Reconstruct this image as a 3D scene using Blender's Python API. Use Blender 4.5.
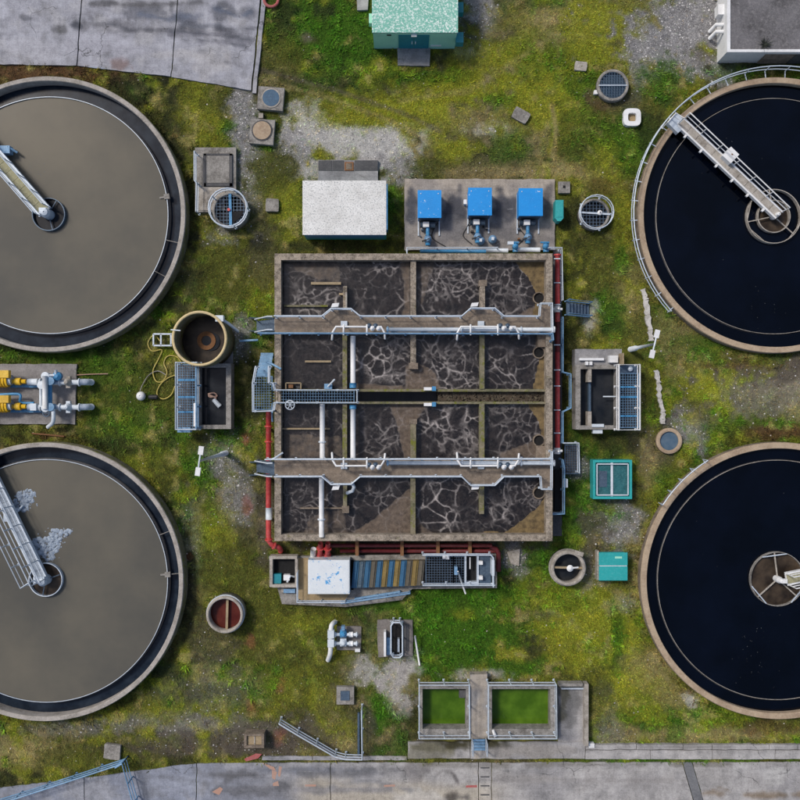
import bpy, math, random
import numpy as np

# ------------------------------------------------------------------ scene reset
for o in list(bpy.data.objects):
    bpy.data.objects.remove(o, do_unlink=True)
scene = bpy.context.scene
COL = scene.collection
random.seed(7)
RNG = np.random.default_rng(11)
R_ = math.radians
PI = math.pi

# ------------------------------------------------------------------ camera, sky, sun, exposure
CAM_H = 53.0            # drone height above the ground, metres
S = 0.06                # metres on the ground for one photo pixel
cam_d = bpy.data.cameras.new('camera')
cam = bpy.data.objects.new('camera', cam_d)
COL.objects.link(cam)
cam.location = (0, 0, CAM_H)
cam.rotation_euler = (0, 0, 0)
cam_d.sensor_fit = 'HORIZONTAL'
cam_d.angle = 2 * math.atan(400 * S / CAM_H)
cam_d.clip_start = 0.5
cam_d.clip_end = 2000
scene.camera = cam

SUN_AZ = (-0.80, 0.60)      # horizontal direction towards the sun (north-west of the plant)
SUN_EL = 52.0
world = bpy.data.worlds.new('World')
scene.world = world
world.use_nodes = True
wn = world.node_tree.nodes
sky = wn.new('ShaderNodeTexSky')
sky.sky_type = 'NISHITA'
sky.sun_disc = False
sky.sun_elevation = R_(SUN_EL)
sky.sun_rotation = math.atan2(SUN_AZ[0], SUN_AZ[1])
sky.air_density = 1.0
sky.dust_density = 3.0
sky.ozone_density = 1.0
world.node_tree.links.new(sky.outputs[0], wn['Background'].inputs[0])
wn['Background'].inputs[1].default_value = 0.075

sun_d = bpy.data.lights.new('sun', 'SUN')
sun_d.energy = 1.5
sun_d.angle = R_(10)
sun_d.color = (1.0, 0.94, 0.86)
sun = bpy.data.objects.new('sun', sun_d)
COL.objects.link(sun)
from mathutils import Vector
sd = Vector((SUN_AZ[0] * math.cos(R_(SUN_EL)), SUN_AZ[1] * math.cos(R_(SUN_EL)), math.sin(R_(SUN_EL))))
sun.rotation_euler = sd.to_track_quat('Z', 'Y').to_euler()
sun.location = (-30, 20, 40)

scene.view_settings.view_transform = 'Standard'
scene.view_settings.look = 'None'
scene.view_settings.exposure = 0.55
scene.view_settings.gamma = 1.0
scene.view_settings.use_curve_mapping = False


# ------------------------------------------------------------------ helpers: photo plan -> metres
def kz(z):
    return S * (CAM_H - z) / CAM_H


def W(px, py, z=0.0):
    k = kz(z)
    return ((px - 400) * k, (400 - py) * k, z)


def origin(o):
    x = y = z = 0.0
    while o is not None:
        x += o.location.x; y += o.location.y; z += o.location.z
        o = o.parent
    return x, y, z


class MB:
    """collects shapes in world coordinates, links them as ONE mesh"""
    def __init__(s):
        s.v = []; s.f = []

    def add(s, vs, fs):
        n = len(s.v)
        s.v += [tuple(p) for p in vs]
        s.f += [tuple(i + n for i in f) for f in fs]
        return s

    def wbox(s, x0, y0, x1, y1, z0, z1):
        x0, x1 = min(x0, x1), max(x0, x1); y0, y1 = min(y0, y1), max(y0, y1)
        return s.add([(x0, y0, z0), (x1, y0, z0), (x1, y1, z0), (x0, y1, z0),
                      (x0, y0, z1), (x1, y0, z1), (x1, y1, z1), (x0, y1, z1)],
                     [(3, 2, 1, 0), (4, 5, 6, 7), (0, 1, 5, 4), (1, 2, 6, 5), (2, 3, 7, 6), (3, 0, 4, 7)])

    def box(s, x0, y0, x1, y1, z0, z1):
        """plan corners in photo pixels as seen at height z1"""
        a = W(x0, y0, z1); b = W(x1, y1, z1)
        return s.wbox(a[0], a[1], b[0], b[1], z0, z1)

    def prism(s, pts, z0, z1):
        """pts: photo pixels at height z1, any convex-ish polygon"""
        P = [W(x, y, z1)[:2] for x, y in pts]
        return s.wprism(P, z0, z1)

    def wprism(s, P, z0, z1):
        ar = sum(P[i][0] * P[(i + 1) % len(P)][1] - P[(i + 1) % len(P)][0] * P[i][1] for i in range(len(P)))
        if ar < 0: P = P[::-1]
        n = len(P)
        vs = [(x, y, z0) for x, y in P] + [(x, y, z1) for x, y in P]
        fs = [tuple(range(n - 1, -1, -1)), tuple(range(n, 2 * n))]
        for i in range(n):
            j = (i + 1) % n
            fs.append((i, j, n + j, n + i))
        return s.add(vs, fs)

    def lathe(s, cx, cy, prof, n=48, closed=True):
        vs = []; fs = []
        m = len(prof)
        for i in range(n):
            a = 2 * PI * i / n
            for r, z in prof:
                vs.append((cx + r * math.cos(a), cy + r * math.sin(a), z))
        for i in range(n):
            j = (i + 1) % n
            for k in range(m if closed else m - 1):
                l = (k + 1) % m
                fs.append((i * m + k, j * m + k, j * m + l, i * m + l))
        return s.add(vs, fs)

    def disc(s, cx, cy, r, z, n=48):
        return s.add([(cx + r * math.cos(2 * PI * i / n), cy + r * math.sin(2 * PI * i / n), z) for i in range(n)],
                     [tuple(range(n))])

    def tube(s, pts, r, n=8, closed=False, caps=True):
        P = [Vector(p) for p in pts]
        m = len(P)
        base = len(s.v)
        up = None
        for i, p in enumerate(P):
            if closed:
                d = (P[(i + 1) % m] - P[i - 1])
            elif i == 0: d = P[1] - P[0]
            elif i == m - 1: d = P[-1] - P[-2]
            else: d = (P[i + 1] - p).normalized() + (p - P[i - 1]).normalized()
            if d.length < 1e-9: d = Vector((0, 0, 1))
            d.normalize()
            if up is None:
                up = Vector((0, 0, 1)) if abs(d.z) < .9 else Vector((1, 0, 0))
            u = d.cross(up)
            if u.length < 1e-6: u = d.cross(Vector((1, 0, 0)))
            u.normalize()
            w = u.cross(d).normalized()
            up = w
            rr = r[i] if isinstance(r, (list, tuple)) else r
            for k in range(n):
                a = 2 * PI * k / n
                q = p + u * (rr * math.cos(a)) + w * (rr * math.sin(a))
                s.v.append((q.x, q.y, q.z))
        for i in range(m if closed else m - 1):
            j = (i + 1) % m
            for k in range(n):
                l = (k + 1) % n
                s.f.append((base + i * n + k, base + i * n + l, base + j * n + l, base + j * n + k))
        if caps and not closed:
            s.f.append(tuple(base + k for k in range(n)))
            s.f.append(tuple(base + (m - 1) * n + k for k in range(n - 1, -1, -1)))
        return s

    def bar(s, a, b, w, h):
        """rectangular bar from a to b (points on its centre line)"""
        a = Vector(a); b = Vector(b)
        d = (b - a).normalized()
        up = Vector((0, 0, 1)) if abs(d.z) < .95 else Vector((1, 0, 0))
        u = d.cross(up).normalized(); v = u.cross(d).normalized()
        vs = []
        for p in (a, b):
            for i, j in ((-1, -1), (1, -1), (1, 1), (-1, 1)):
                q = p + u * (i * w / 2) + v * (j * h / 2)
                vs.append((q.x, q.y, q.z))
        return s.add(vs, [(3, 2, 1, 0), (4, 5, 6, 7), (0, 1, 5, 4), (1, 2, 6, 5), (2, 3, 7, 6), (3, 0, 4, 7)])

    def build(s, name, mat, parent=None, smooth=False, kind=None):
        ox, oy, oz = origin(parent) if parent else (0, 0, 0)
        me = bpy.data.meshes.new(name)
        me.from_pydata([(x - ox, y - oy, z - oz) for x, y, z in s.v], [], s.f)
        me.validate()
        if mat: me.materials.append(mat)
        if smooth:
            me.shade_smooth() if hasattr(me, 'shade_smooth') else None
        me.update()
        o = bpy.data.objects.new(name, me)
        COL.objects.link(o)
        if parent: o.parent = parent
        if kind: o['kind'] = kind
        return o


def tag(o, label, cat, group=None):
    o['label'] = label; o['category'] = cat
    if group: o['group'] = group
    return o


def thing(name, label, cat, px, py, group=None, z=0.0):
    o = bpy.data.objects.new(name, None)
    COL.objects.link(o)
    o.location = W(px, py, z)
    o.empty_display_size = .3
    return tag(o, label, cat, group)


def curve_pts(P, n=6, closed=False):
    """Catmull-Rom through world points"""
    P = [Vector(p) for p in P]
    out = []
    m = len(P)
    for i in range(m if closed else m - 1):
        p0 = P[i - 1] if (i > 0 or closed) else P[0]
        p1 = P[i]; p2 = P[(i + 1) % m]
        p3 = P[(i + 2) % m] if (closed or i + 2 < m) else P[-1]
        for k in range(n):
            t = k / n
            out.append(0.5 * ((2 * p1) + (p2 - p0) * t + (2 * p0 - 5 * p1 + 4 * p2 - p3) * t * t + (3 * p1 - p0 - 3 * p2 + p3) * t ** 3))
    if not closed: out.append(P[-1])
    return [tuple(q) for q in out]


# ------------------------------------------------------------------ numpy noise
def vnoise(shape, cell, rng):
    h, w = shape
    gh, gw = int(h / cell) + 4, int(w / cell) + 4
    g = rng.random((gh, gw))
    y = np.arange(h) / cell; x = np.arange(w) / cell
    yi = y.astype(int); xi = x.astype(int)
    fy = (y - yi); fx = (x - xi)
    fy = fy * fy * (3 - 2 * fy); fx = fx * fx * (3 - 2 * fx)
    a = g[yi][:, xi]; b = g[yi][:, xi + 1]; c = g[yi + 1][:, xi]; d = g[yi + 1][:, xi + 1]
    return (a * (1 - fx) + b * fx) * (1 - fy[:, None]) + (c * (1 - fx) + d * fx) * fy[:, None]


def fbm(shape, cell, octs, rng, gain=.55):
    out = np.zeros(shape); amp = 1; tot = 0
    for _ in range(octs):
        out += amp * vnoise(shape, max(cell, 1.01), rng); tot += amp
        amp *= gain; cell /= 2
    return out / tot


def sstep(a, b, x):
    t = np.clip((x - a) / (b - a), 0, 1)
    return t * t * (3 - 2 * t)


# map rasters: 2-pixel cells over the plan from -100 to 900 photo pixels (x right, y down)
M0, MST, MN = -100.0, 2.0, 501
gx = M0 + MST * np.arange(MN)
GX, GY = np.meshgrid(gx, gx)


def sample(arr, px, py):
    x = np.clip((np.asarray(px) - M0) / MST, 0, MN - 1.001); y = np.clip((np.asarray(py) - M0) / MST, 0, MN - 1.001)
    xi = x.astype(int); yi = y.astype(int); fx = x - xi; fy = y - yi
    if arr.ndim == 3: fx = fx[..., None]; fy = fy[..., None]
    return (arr[yi, xi] * (1 - fx) + arr[yi, xi + 1] * fx) * (1 - fy) + (arr[yi + 1, xi] * (1 - fx) + arr[yi + 1, xi + 1] * fx) * fy


def polymask(poly):
    inside = np.zeros(GX.shape, bool)
    n = len(poly)
    j = n - 1
    for i in range(n):
        xi, yi = poly[i]; xj, yj = poly[j]
        c = ((yi > GY) != (yj > GY)) & (GX < (xj - xi) * (GY - yi) / (yj - yi + 1e-9) + xi)
        inside ^= c
        j = i
    return inside.astype(float)


def blur(a, n=2):
    for _ in range(n):
        p = np.pad(a, 1, mode='edge')
        a = (p[:-2, 1:-1] + p[2:, 1:-1] + p[1:-1, :-2] + p[1:-1, 2:] + 4 * p[1:-1, 1:-1]) / 8
    return a


# ------------------------------------------------------------------ materials
def newmat(name):
    m = bpy.data.materials.new(name)
    m.use_nodes = True
    nt = m.node_tree
    b = nt.nodes['Principled BSDF']
    return m, nt, b


def nd(nt, t, **kw):
    n = nt.nodes.new(t)
    for k, v in kw.items():
        setattr(n, k, v)
    return n


def noise_fac(nt, scale, lo, hi, detail=4, rough=.6, vec=None):
    n = nd(nt, 'ShaderNodeTexNoise')
    n.inputs['Scale'].default_value = scale
    n.inputs['Detail'].default_value = detail
    n.inputs['Roughness'].default_value = rough
    if vec is None:
        g = nd(nt, 'ShaderNodeNewGeometry'); vec = g.outputs['Position']
    nt.links.new(vec, n.inputs['Vector'])
    r = nd(nt, 'ShaderNodeMapRange')
    r.inputs[1].default_value = lo; r.inputs[2].default_value = hi
    nt.links.new(n.outputs[0], r.inputs[0])
    return r.outputs[0]


def mix(nt, fac, a, b, mode='MIX'):
    n = nd(nt, 'ShaderNodeMix', data_type='RGBA', blend_type=mode)
    for sock, v in ((n.inputs[0], fac), (n.inputs[6], a), (n.inputs[7], b)):
        if hasattr(v, 'is_output'):
            nt.links.new(v, sock)
        elif isinstance(v, (int, float)):
            sock.default_value = v
        else:
            sock.default_value = (*v, 1) if len(v) == 3 else v
    return n.outputs[2]


def math_(nt, op, a, b=0.0):
    n = nd(nt, 'ShaderNodeMath', operation=op)
    for sock, v in ((n.inputs[0], a), (n.inputs[1], b)):
        if hasattr(v, 'is_output'): nt.links.new(v, sock)
        else: sock.default_value = v
    return n.outputs[0]


def bump(nt, b, h, strength=.4, dist=.02):
    n = nd(nt, 'ShaderNodeBump')
    n.inputs['Strength'].default_value = strength
    n.inputs['Distance'].default_value = dist
    nt.links.new(h, n.inputs['Height'])
    nt.links.new(n.outputs[0], b.inputs['Normal'])


def weathered(name, col, dark=None, pale=None, rough=.75, metal=0.0, big=.9, fine=9.0, amt=.6, pale_amt=.5, bmp=.3, speck=None, speck_thr=(.62, .68), speck_scale=7.0):
    """paint or concrete with stains at two sizes, grain and optional speckles"""
    m, nt, b = newmat(name)
    dark = dark or tuple(c * .45 for c in col)
    pale = pale or tuple(min(1, c * 1.35 + .02) for c in col)
    f1 = noise_fac(nt, big, .42, .66, 8, .75)
    f2 = noise_fac(nt, fine, .48, .68, 5, .8)
    c = mix(nt, math_(nt, 'MULTIPLY', f1, amt), col, dark)
    c = mix(nt, math_(nt, 'MULTIPLY', f2, pale_amt), c, pale)
    f3 = noise_fac(nt, fine * 2.7, .5, .64, 4, .75)
    c = mix(nt, math_(nt, 'MULTIPLY', f3, amt * .6), c, dark)
    if speck:
        fs = noise_fac(nt, speck_scale, speck_thr[0], speck_thr[1], 6, .78)
        c = mix(nt, fs, c, speck)
    nt.links.new(c, b.inputs['Base Color'])
    b.inputs['Roughness'].default_value = rough
    b.inputs['Metallic'].default_value = metal
    if bmp:
        bump(nt, b, f2, bmp, .015)
    return m


M = {}
M['conc'] = weathered('concrete_grey', (.30, .285, .265), (.075, .068, .058), (.48, .455, .42), .9, amt=.9, big=1.5, fine=7)
M['conc_brown'] = weathered('concrete_brown', (.24, .19, .145), (.055, .042, .03), (.40, .34, .28), .9, amt=.9, big=1.6, fine=7)
M['conc_wall'] = weathered('basin_wall_concrete', (.37, .31, .245), (.045, .036, .026), (.58, .52, .44), .9, amt=1.0, big=2.4, fine=6, speck=(.15, .14, .05), speck_thr=(.60, .68), speck_scale=1.7)
M['conc_light'] = weathered('concrete_light', (.42, .385, .34), (.12, .10, .075), (.60, .56, .51), .9, amt=.8, big=1.6, fine=8)
M['conc_dark'] = weathered('concrete_dark', (.085, .085, .09), (.03, .03, .035), (.17, .165, .16), .85, amt=.7)
M['conc_moss'] = weathered('concrete_mossy', (.22, .19, .13), (.05, .06, .02), (.36, .33, .24), .95, amt=.9, fine=6, speck=(.14, .15, .02), speck_thr=(.52, .6), speck_scale=2.6)
M['rim_tan'] = weathered('rim_tan', (.44, .34, .235), (.19, .12, .075), (.56, .47, .36), .85, amt=.65, big=1.1, fine=8)
M['rim_grey'] = weathered('rim_grey', (.42, .385, .35), (.13, .115, .09), (.58, .55, .52), .85, amt=.7, big=1.2, fine=9)
M['steel'] = weathered('steel_galvanised', (.56, .63, .71), (.26, .32, .40), (.76, .80, .84), .5, .15, amt=.5, bmp=.05, fine=4)
M['steel_blue'] = weathered('steel_blue_paint', (.17, .33, .52), (.06, .13, .22), (.42, .56, .70), .55, .1, amt=.6, bmp=.05, fine=4)
M['grate_blue'] = weathered('blue_grating_steel', (.11, .21, .33), (.04, .08, .13), (.24, .36, .48), .55, .1, amt=.6, bmp=.05, fine=4)
M['steel_dark'] = weathered('steel_dark', (.075, .12, .18), (.02, .03, .05), (.18, .24, .30), .5, .3, amt=.5, bmp=.05)
M['white'] = weathered('white_paint', (.80, .81, .82), (.40, .40, .40), (.82, .82, .82), .5, amt=.45, bmp=.05)
M['pipe_pale'] = weathered('pale_pipe', (.62, .68, .74), (.32, .38, .44), (.78, .81, .84), .45, amt=.45, bmp=.05)
M['red'] = weathered('red_pipe_paint', (.56, .060, .060), (.30, .03, .03), (.62, .2, .18), .5, amt=.6, bmp=.05, fine=3)
M['red_dark'] = weathered('shaded_red_pipe_paint', (.15, .017, .020), (.045, .007, .008), (.22, .05, .045), .55, amt=.6, bmp=.05, fine=3)  # darker copy of the red, with the south wall's shade put into the colour
M['yellow'] = weathered('yellow_paint', (.72, .44, .015), (.28, .15, .01), (.80, .58, .12), .45, amt=.5, bmp=.05, fine=5)
M['blue'] = weathered('bright_blue_paint', (.006, .27, .72), (.006, .19, .52), (.02, .34, .80), .45, amt=.35, bmp=.04, speck=(.62, .72, .80), speck_thr=(.635, .65), speck_scale=4)
M['blue_pipe'] = weathered('blue_pipe_paint', (.04, .24, .48), (.02, .09, .2), (.25, .45, .62), .45, amt=.5, bmp=.04)
M['teal'] = weathered('teal_paint', (.02, .36, .36), (.01, .20, .21), (.10, .46, .46), .5, amt=.4, bmp=.04)
M['teal_dark'] = weathered('dark_teal_paint', (.010, .22, .28), (.006, .13, .17), (.03, .32, .37), .5, amt=.4, bmp=.04)
M['mint'] = weathered('mint_render', (.36, .72, .56), (.24, .52, .40), (.46, .78, .64), .8, amt=.4)
M['mint_roof'] = weathered('mint_roof_felt', (.20, .50, .40), (.12, .34, .27), (.36, .62, .52), .85, amt=.4, speck=(.78, .86, .82), speck_thr=(.50, .58), speck_scale=9)
M['white_roof'] = weathered('white_lichen_roof', (.80, .80, .78), (.46, .45, .42), (.88, .88, .87), .85, amt=.6, big=.9, speck=(.30, .32, .32), speck_thr=(.52, .60), speck_scale=12)
M['worn_blue_white'] = weathered('worn_white_blue', (.70, .75, .78), (.45, .5, .55), (.80, .82, .84), .6, amt=.3, speck=(.05, .32, .66), speck_thr=(.57, .61), speck_scale=1.3)
M['felt'] = weathered('roof_felt_grey', (.155, .15, .16), (.05, .048, .05), (.30, .29, .29), .9, amt=.9, big=.55, fine=5)
M['wood'] = weathered('old_timber', (.36, .28, .17), (.14, .10, .06), (.48, .40, .28), .85, amt=.6)
M['wood_yellow'] = weathered('lichen_planks', (.34, .32, .19), (.15, .14, .08), (.47, .45, .32), .85, amt=.6, fine=4)
M['ochre'] = weathered('ochre_panel', (.24, .165, .045), (.09, .065, .025), (.34, .26, .12), .75, amt=.7)
M['sand'] = weathered('sand', (.36, .27, .15), (.18, .13, .07), (.48, .38, .25), .95, amt=.5)
M['black'] = weathered('black_void', (.006, .006, .007), None, None, .9, amt=.2, bmp=0)
M['rubber'] = weathered('black_rubber', (.02, .02, .022), None, None, .6, bmp=0)
M['rust'] = weathered('rusty_steel', (.22, .10, .04), (.08, .04, .02), (.36, .2, .1), .85)
M['hose'] = weathered('yellow_hose', (.50, .40, .08), (.3, .22, .05), (.62, .54, .2), .5, bmp=0)
M['orange'] = weathered('orange_paint', (.44, .24, .17), (.33, .29, .26), (.45, .34, .29), .7)
M['redpaint'] = weathered('faded_red_paint', (.42, .08, .08), (.25, .12, .11), (.45, .25, .22), .8)
M['yellowcap'] = weathered('yellow_lip', (.62, .49, .26), (.36, .27, .14), (.70, .60, .40), .7, amt=.4)


def watermat(name, deep, pale, rough=.08, scale=.25, amt=1.0, ripple=.15, rscale=3.0, lo=.38, hi=.68):
    m, nt, b = newmat(name)
    f = noise_fac(nt, scale, lo, hi, 5, .6)
    c = mix(nt, math_(nt, 'MULTIPLY', f, amt), deep, pale)
    nt.links.new(c, b.inputs['Base Color'])
    b.inputs['Roughness'].default_value = rough
    b.inputs['IOR'].default_value = 1.33
    if ripple:
        bump(nt, b, noise_fac(nt, rscale, 0, 1, 3, .6), ripple, .01)
    return m


M['w_murky'] = watermat('murky_grey_water', (.092, .089, .077), (.155, .140, .108), .10, .11, 1, .06, 2.0)
M['w_navy'] = watermat('clear_dark_water', (.0006, .0014, .004), (.0014, .003, .009), .06, .3, 1, .05, 3.0)
M['w_launder'] = watermat('launder_water', (.006, .011, .021), (.022, .032, .048), .15, 1.2, 1, .1, 4)
M['w_green'] = watermat('green_algae_water', (.045, .105, .006), (.095, .190, .014), .07, .8, 1, .04, 3)
M['w_dark'] = watermat('dark_chamber_water', (.010, .013, .018), (.03, .032, .036), .12, 1.0, 1, .1, 4)
M['w_rust'] = watermat('rusty_brown_water', (.07, .012, .008), (.12, .028, .018), .2, 1.5, 1, .1, 4)
M['w_brown'] = watermat('scummy_brown_water', (.018, .013, .010), (.085, .062, .042), .35, .9, 1, .2, 4)
M['w_blue'] = watermat('blue_grey_water', (.06, .11, .17), (.12, .17, .22), .2, 1.5, 1, .1, 4)

# surface foam of the aerated cells: masks come from the 'mask' attribute (R foam, G brown scum, B ochre crust)
m, nt, b = newmat('aerated_sludge_water')
at = nd(nt, 'ShaderNodeAttribute', attribute_name='mask')
sep = nd(nt, 'ShaderNodeSeparateColor'); nt.links.new(at.outputs['Color'], sep.inputs[0])
ff = math_(nt, 'MULTIPLY', sep.outputs[0], noise_fac(nt, 14, .15, .58, 4, .8))
ff = math_(nt, 'MAXIMUM', ff, math_(nt, 'MULTIPLY', noise_fac(nt, 6, .5, .75, 8, .85), .10))
base = mix(nt, noise_fac(nt, 2.5, .4, .75, 8, .8), (.007, .006, .0065), (.040, .031, .028))
scumc = mix(nt, noise_fac(nt, 4, .35, .7, 5, .75), (.060, .044, .034), (.165, .125, .095))
ochc = mix(nt, noise_fac(nt, 3, .35, .7, 5, .75), (.070, .048, .022), (.24, .17, .075))
# crust edges broken by noise
nb = noise_fac(nt, 2.2, 0, 1, 5, .7)
sc = nd(nt, 'ShaderNodeMapRange', interpolation_type='SMOOTHSTEP'); sc.inputs[1].default_value = .42; sc.inputs[2].default_value = .78
nt.links.new(math_(nt, 'ADD', sep.outputs[1], math_(nt, 'MULTIPLY', math_(nt, 'SUBTRACT', nb, .5), .7)), sc.inputs[0])
oc = nd(nt, 'ShaderNodeMapRange', interpolation_type='SMOOTHSTEP'); oc.inputs[1].default_value = .42; oc.inputs[2].default_value = .6
nt.links.new(math_(nt, 'ADD', sep.outputs[2], math_(nt, 'MULTIPLY', math_(nt, 'SUBTRACT', nb, .5), .4)), oc.inputs[0])
c = mix(nt, sc.outputs[0], base, scumc)
c = mix(nt, ff, c, (.50, .455, .44))
c = mix(nt, oc.outputs[0], c, ochc)
nt.links.new(c, b.inputs['Base Color'])
rr = math_(nt, 'ADD', .22, math_(nt, 'MULTIPLY', math_(nt, 'MAXIMUM', ff, math_(nt, 'MAXIMUM', sc.outputs[0], oc.outputs[0])), .6))
nt.links.new(rr, b.inputs['Roughness'])
bump(nt, b, noise_fac(nt, 5, 0, 1), .25, .02)
M['w_aer'] = m


def attrmat(name, rough=.9, fine=14, fine2=45, contrast=.55, bstr=.5, bdist=.03, peb=False):
    """albedo from the 'col' attribute, broken by fine grain"""
    m, nt, b = newmat(name)
    at = nd(nt, 'ShaderNodeAttribute', attribute_name='col')
    f1 = noise_fac(nt, fine, .32, .68, 6, .8)
    f2 = noise_fac(nt, fine2, .3, .7, 2, .6)
    k = math_(nt, 'ADD', 1 - contrast * .9, math_(nt, 'MULTIPLY', math_(nt, 'ADD', f1, f2), contrast * .9))
    vm = nd(nt, 'ShaderNodeVectorMath', operation='SCALE')
    nt.links.new(at.outputs['Color'], vm.inputs[0]); nt.links.new(k, vm.inputs['Scale'])
    c = vm.outputs[0]
    if peb:
        v = nd(nt, 'ShaderNodeTexVoronoi'); v.inputs['Scale'].default_value = 20
        gg = nd(nt, 'ShaderNodeNewGeometry'); nt.links.new(gg.outputs['Position'], v.inputs['Vector'])
        sp = nd(nt, 'ShaderNodeSeparateColor'); nt.links.new(v.outputs['Color'], sp.inputs[0])
        hsv = mix(nt, math_(nt, 'MULTIPLY', at.outputs['Alpha'], .55), c, mix(nt, sp.outputs[0], (.05, .05, .055), (.50, .49, .48)), 'MIX')
        c = hsv
    nt.links.new(c, b.inputs['Base Color'])
    b.inputs['Roughness'].default_value = rough
    b.inputs['Specular IOR Level'].default_value = .25
    bump(nt, b, math_(nt, 'ADD', f1, math_(nt, 'MULTIPLY', f2, .6)), bstr, bdist)
    return m


M['ground'] = attrmat('ground_soil_and_moss', .95, 4, 22, .72, .8, .05, peb=True)
def slabmat():
    m, nt, b = newmat('stained_concrete')
    at = nd(nt, 'ShaderNodeAttribute', attribute_name='col')
    g = nd(nt, 'ShaderNodeNewGeometry')
    def st(sx, sy, scale, lo, hi, rough=.75):
        mp = nd(nt, 'ShaderNodeMapping'); mp.inputs['Scale'].default_value = (sx, sy, 1)
        nt.links.new(g.outputs['Position'], mp.inputs['Vector'])
        return noise_fac(nt, scale, lo, hi, 6, rough, mp.outputs[0])
    f1 = noise_fac(nt, .9, .3, .7, 10, .78)
    f2 = noise_fac(nt, 14, .25, .75, 3, .8)
    f3 = st(.25, 2.2, .8, .35, .65); f4 = st(7, .5, .9, .35, .65)
    k = math_(nt, 'ADD', .20, math_(nt, 'MULTIPLY', f1, .66))
    k = math_(nt, 'ADD', k, math_(nt, 'MULTIPLY', f2, .46))
    k = math_(nt, 'ADD', k, math_(nt, 'MULTIPLY', f3, .18))
    k = math_(nt, 'ADD', k, math_(nt, 'MULTIPLY', f4, .14))
    vm = nd(nt, 'ShaderNodeVectorMath', operation='SCALE')
    nt.links.new(at.outputs['Color'], vm.inputs[0]); nt.links.new(k, vm.inputs['Scale'])
    # hairline cracks
    wn2 = nd(nt, 'ShaderNodeTexNoise'); wn2.inputs['Scale'].default_value = .7; wn2.inputs['Detail'].default_value = 6
    nt.links.new(g.outputs['Position'], wn2.inputs['Vector'])
    va2 = nd(nt, 'ShaderNodeVectorMath', operation='MULTIPLY_ADD'); nt.links.new(wn2.outputs['Color'], va2.inputs[0]); va2.inputs[1].default_value = (2.2, 2.2, 0); nt.links.new(g.outputs['Position'], va2.inputs[2])
    v = nd(nt, 'ShaderNodeTexVoronoi', feature='DISTANCE_TO_EDGE', voronoi_dimensions='2D'); v.inputs['Scale'].default_value = .28; nt.links.new(va2.outputs[0], v.inputs['Vector'])
    cr = nd(nt, 'ShaderNodeMapRange'); cr.inputs[1].default_value = .009; cr.inputs[2].default_value = .002; nt.links.new(v.outputs['Distance'], cr.inputs[0])
    crk = math_(nt, 'MULTIPLY', math_(nt, 'MULTIPLY', cr.outputs[0], noise_fac(nt, .3, .54, .60)), .75)
    # dark splashes and pale scuffs with their own outlines
    sp = math_(nt, 'MULTIPLY', noise_fac(nt, 1.6, .60, .70, 8, .8), .75)
    sc = math_(nt, 'MULTIPLY', st(.6, 2.5, 1.7, .62, .72), .4)
    c = mix(nt, sp, vm.outputs[0], (.07, .07, .075)); c = mix(nt, sc, c, (.52, .51, .50)); c = mix(nt, crk, c, (.04, .04, .04))
    nt.links.new(c, b.inputs['Base Color']); b.inputs['Roughness'].default_value = .85; b.inputs['Specular IOR Level'].default_value = .3
    bump(nt, b, math_(nt, 'ADD', f1, f2), .3, .012)
    return m


M['slab'] = slabmat()
M['veg'] = attrmat('grass_blades', .8, 3, 20, .2, 0, 0)
M['stone'] = attrmat('loose_stones', .9, 20, 60, .3, .2, .01)


def setcol(me, cols, name='col'):
    a = me.color_attributes.new(name, 'FLOAT_COLOR', 'POINT')
    c = np.ones((len(me.vertices), 4), np.float32)
    c[:, :cols.shape[1]] = cols
    a.data.foreach_set('color', c.ravel())

# ------------------------------------------------------------------ ground colour map (what grows or lies where, and darker patches)
LUSH = (.060, .150, .008); MOSS = (.105, .115, .020); YELLOW = (.225, .240, .018); STRAW = (.270, .215, .100)
GREY = (.205, .20, .205); PALE = (.46, .445, .42); SOIL = (.115, .092, .068); DEAD = (.125, .070, .032); DARK = (.038, .046, .018)
REDP = (.34, .085, .07); EARTH = (.19, .178, .165)
n1 = fbm(GX.shape, 30, 5, RNG); n2 = fbm(GX.shape, 14, 5, RNG); n3 = fbm(GX.shape, 6, 4, RNG); n4 = fbm(GX.shape, 60, 5, RNG)
n5 = fbm(GX.shape, 4, 3, RNG)
GC = np.zeros((MN, MN, 4)); GC[..., :3] = MOSS          # rgb + gravel amount
VEG = np.ones((MN, MN)) * .9


def lay(mask, col, veg, grav=0.0):
    global GC, VEG
    mk = np.clip(mask, 0, 1)[..., None]
    GC[..., :3] = GC[..., :3] * (1 - mk) + np.array(col) * mk
    GC[..., 3] = GC[..., 3] * (1 - mk[..., 0]) + grav * mk[..., 0]
    VEG = VEG * (1 - mk[..., 0]) + veg * mk[..., 0]


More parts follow.
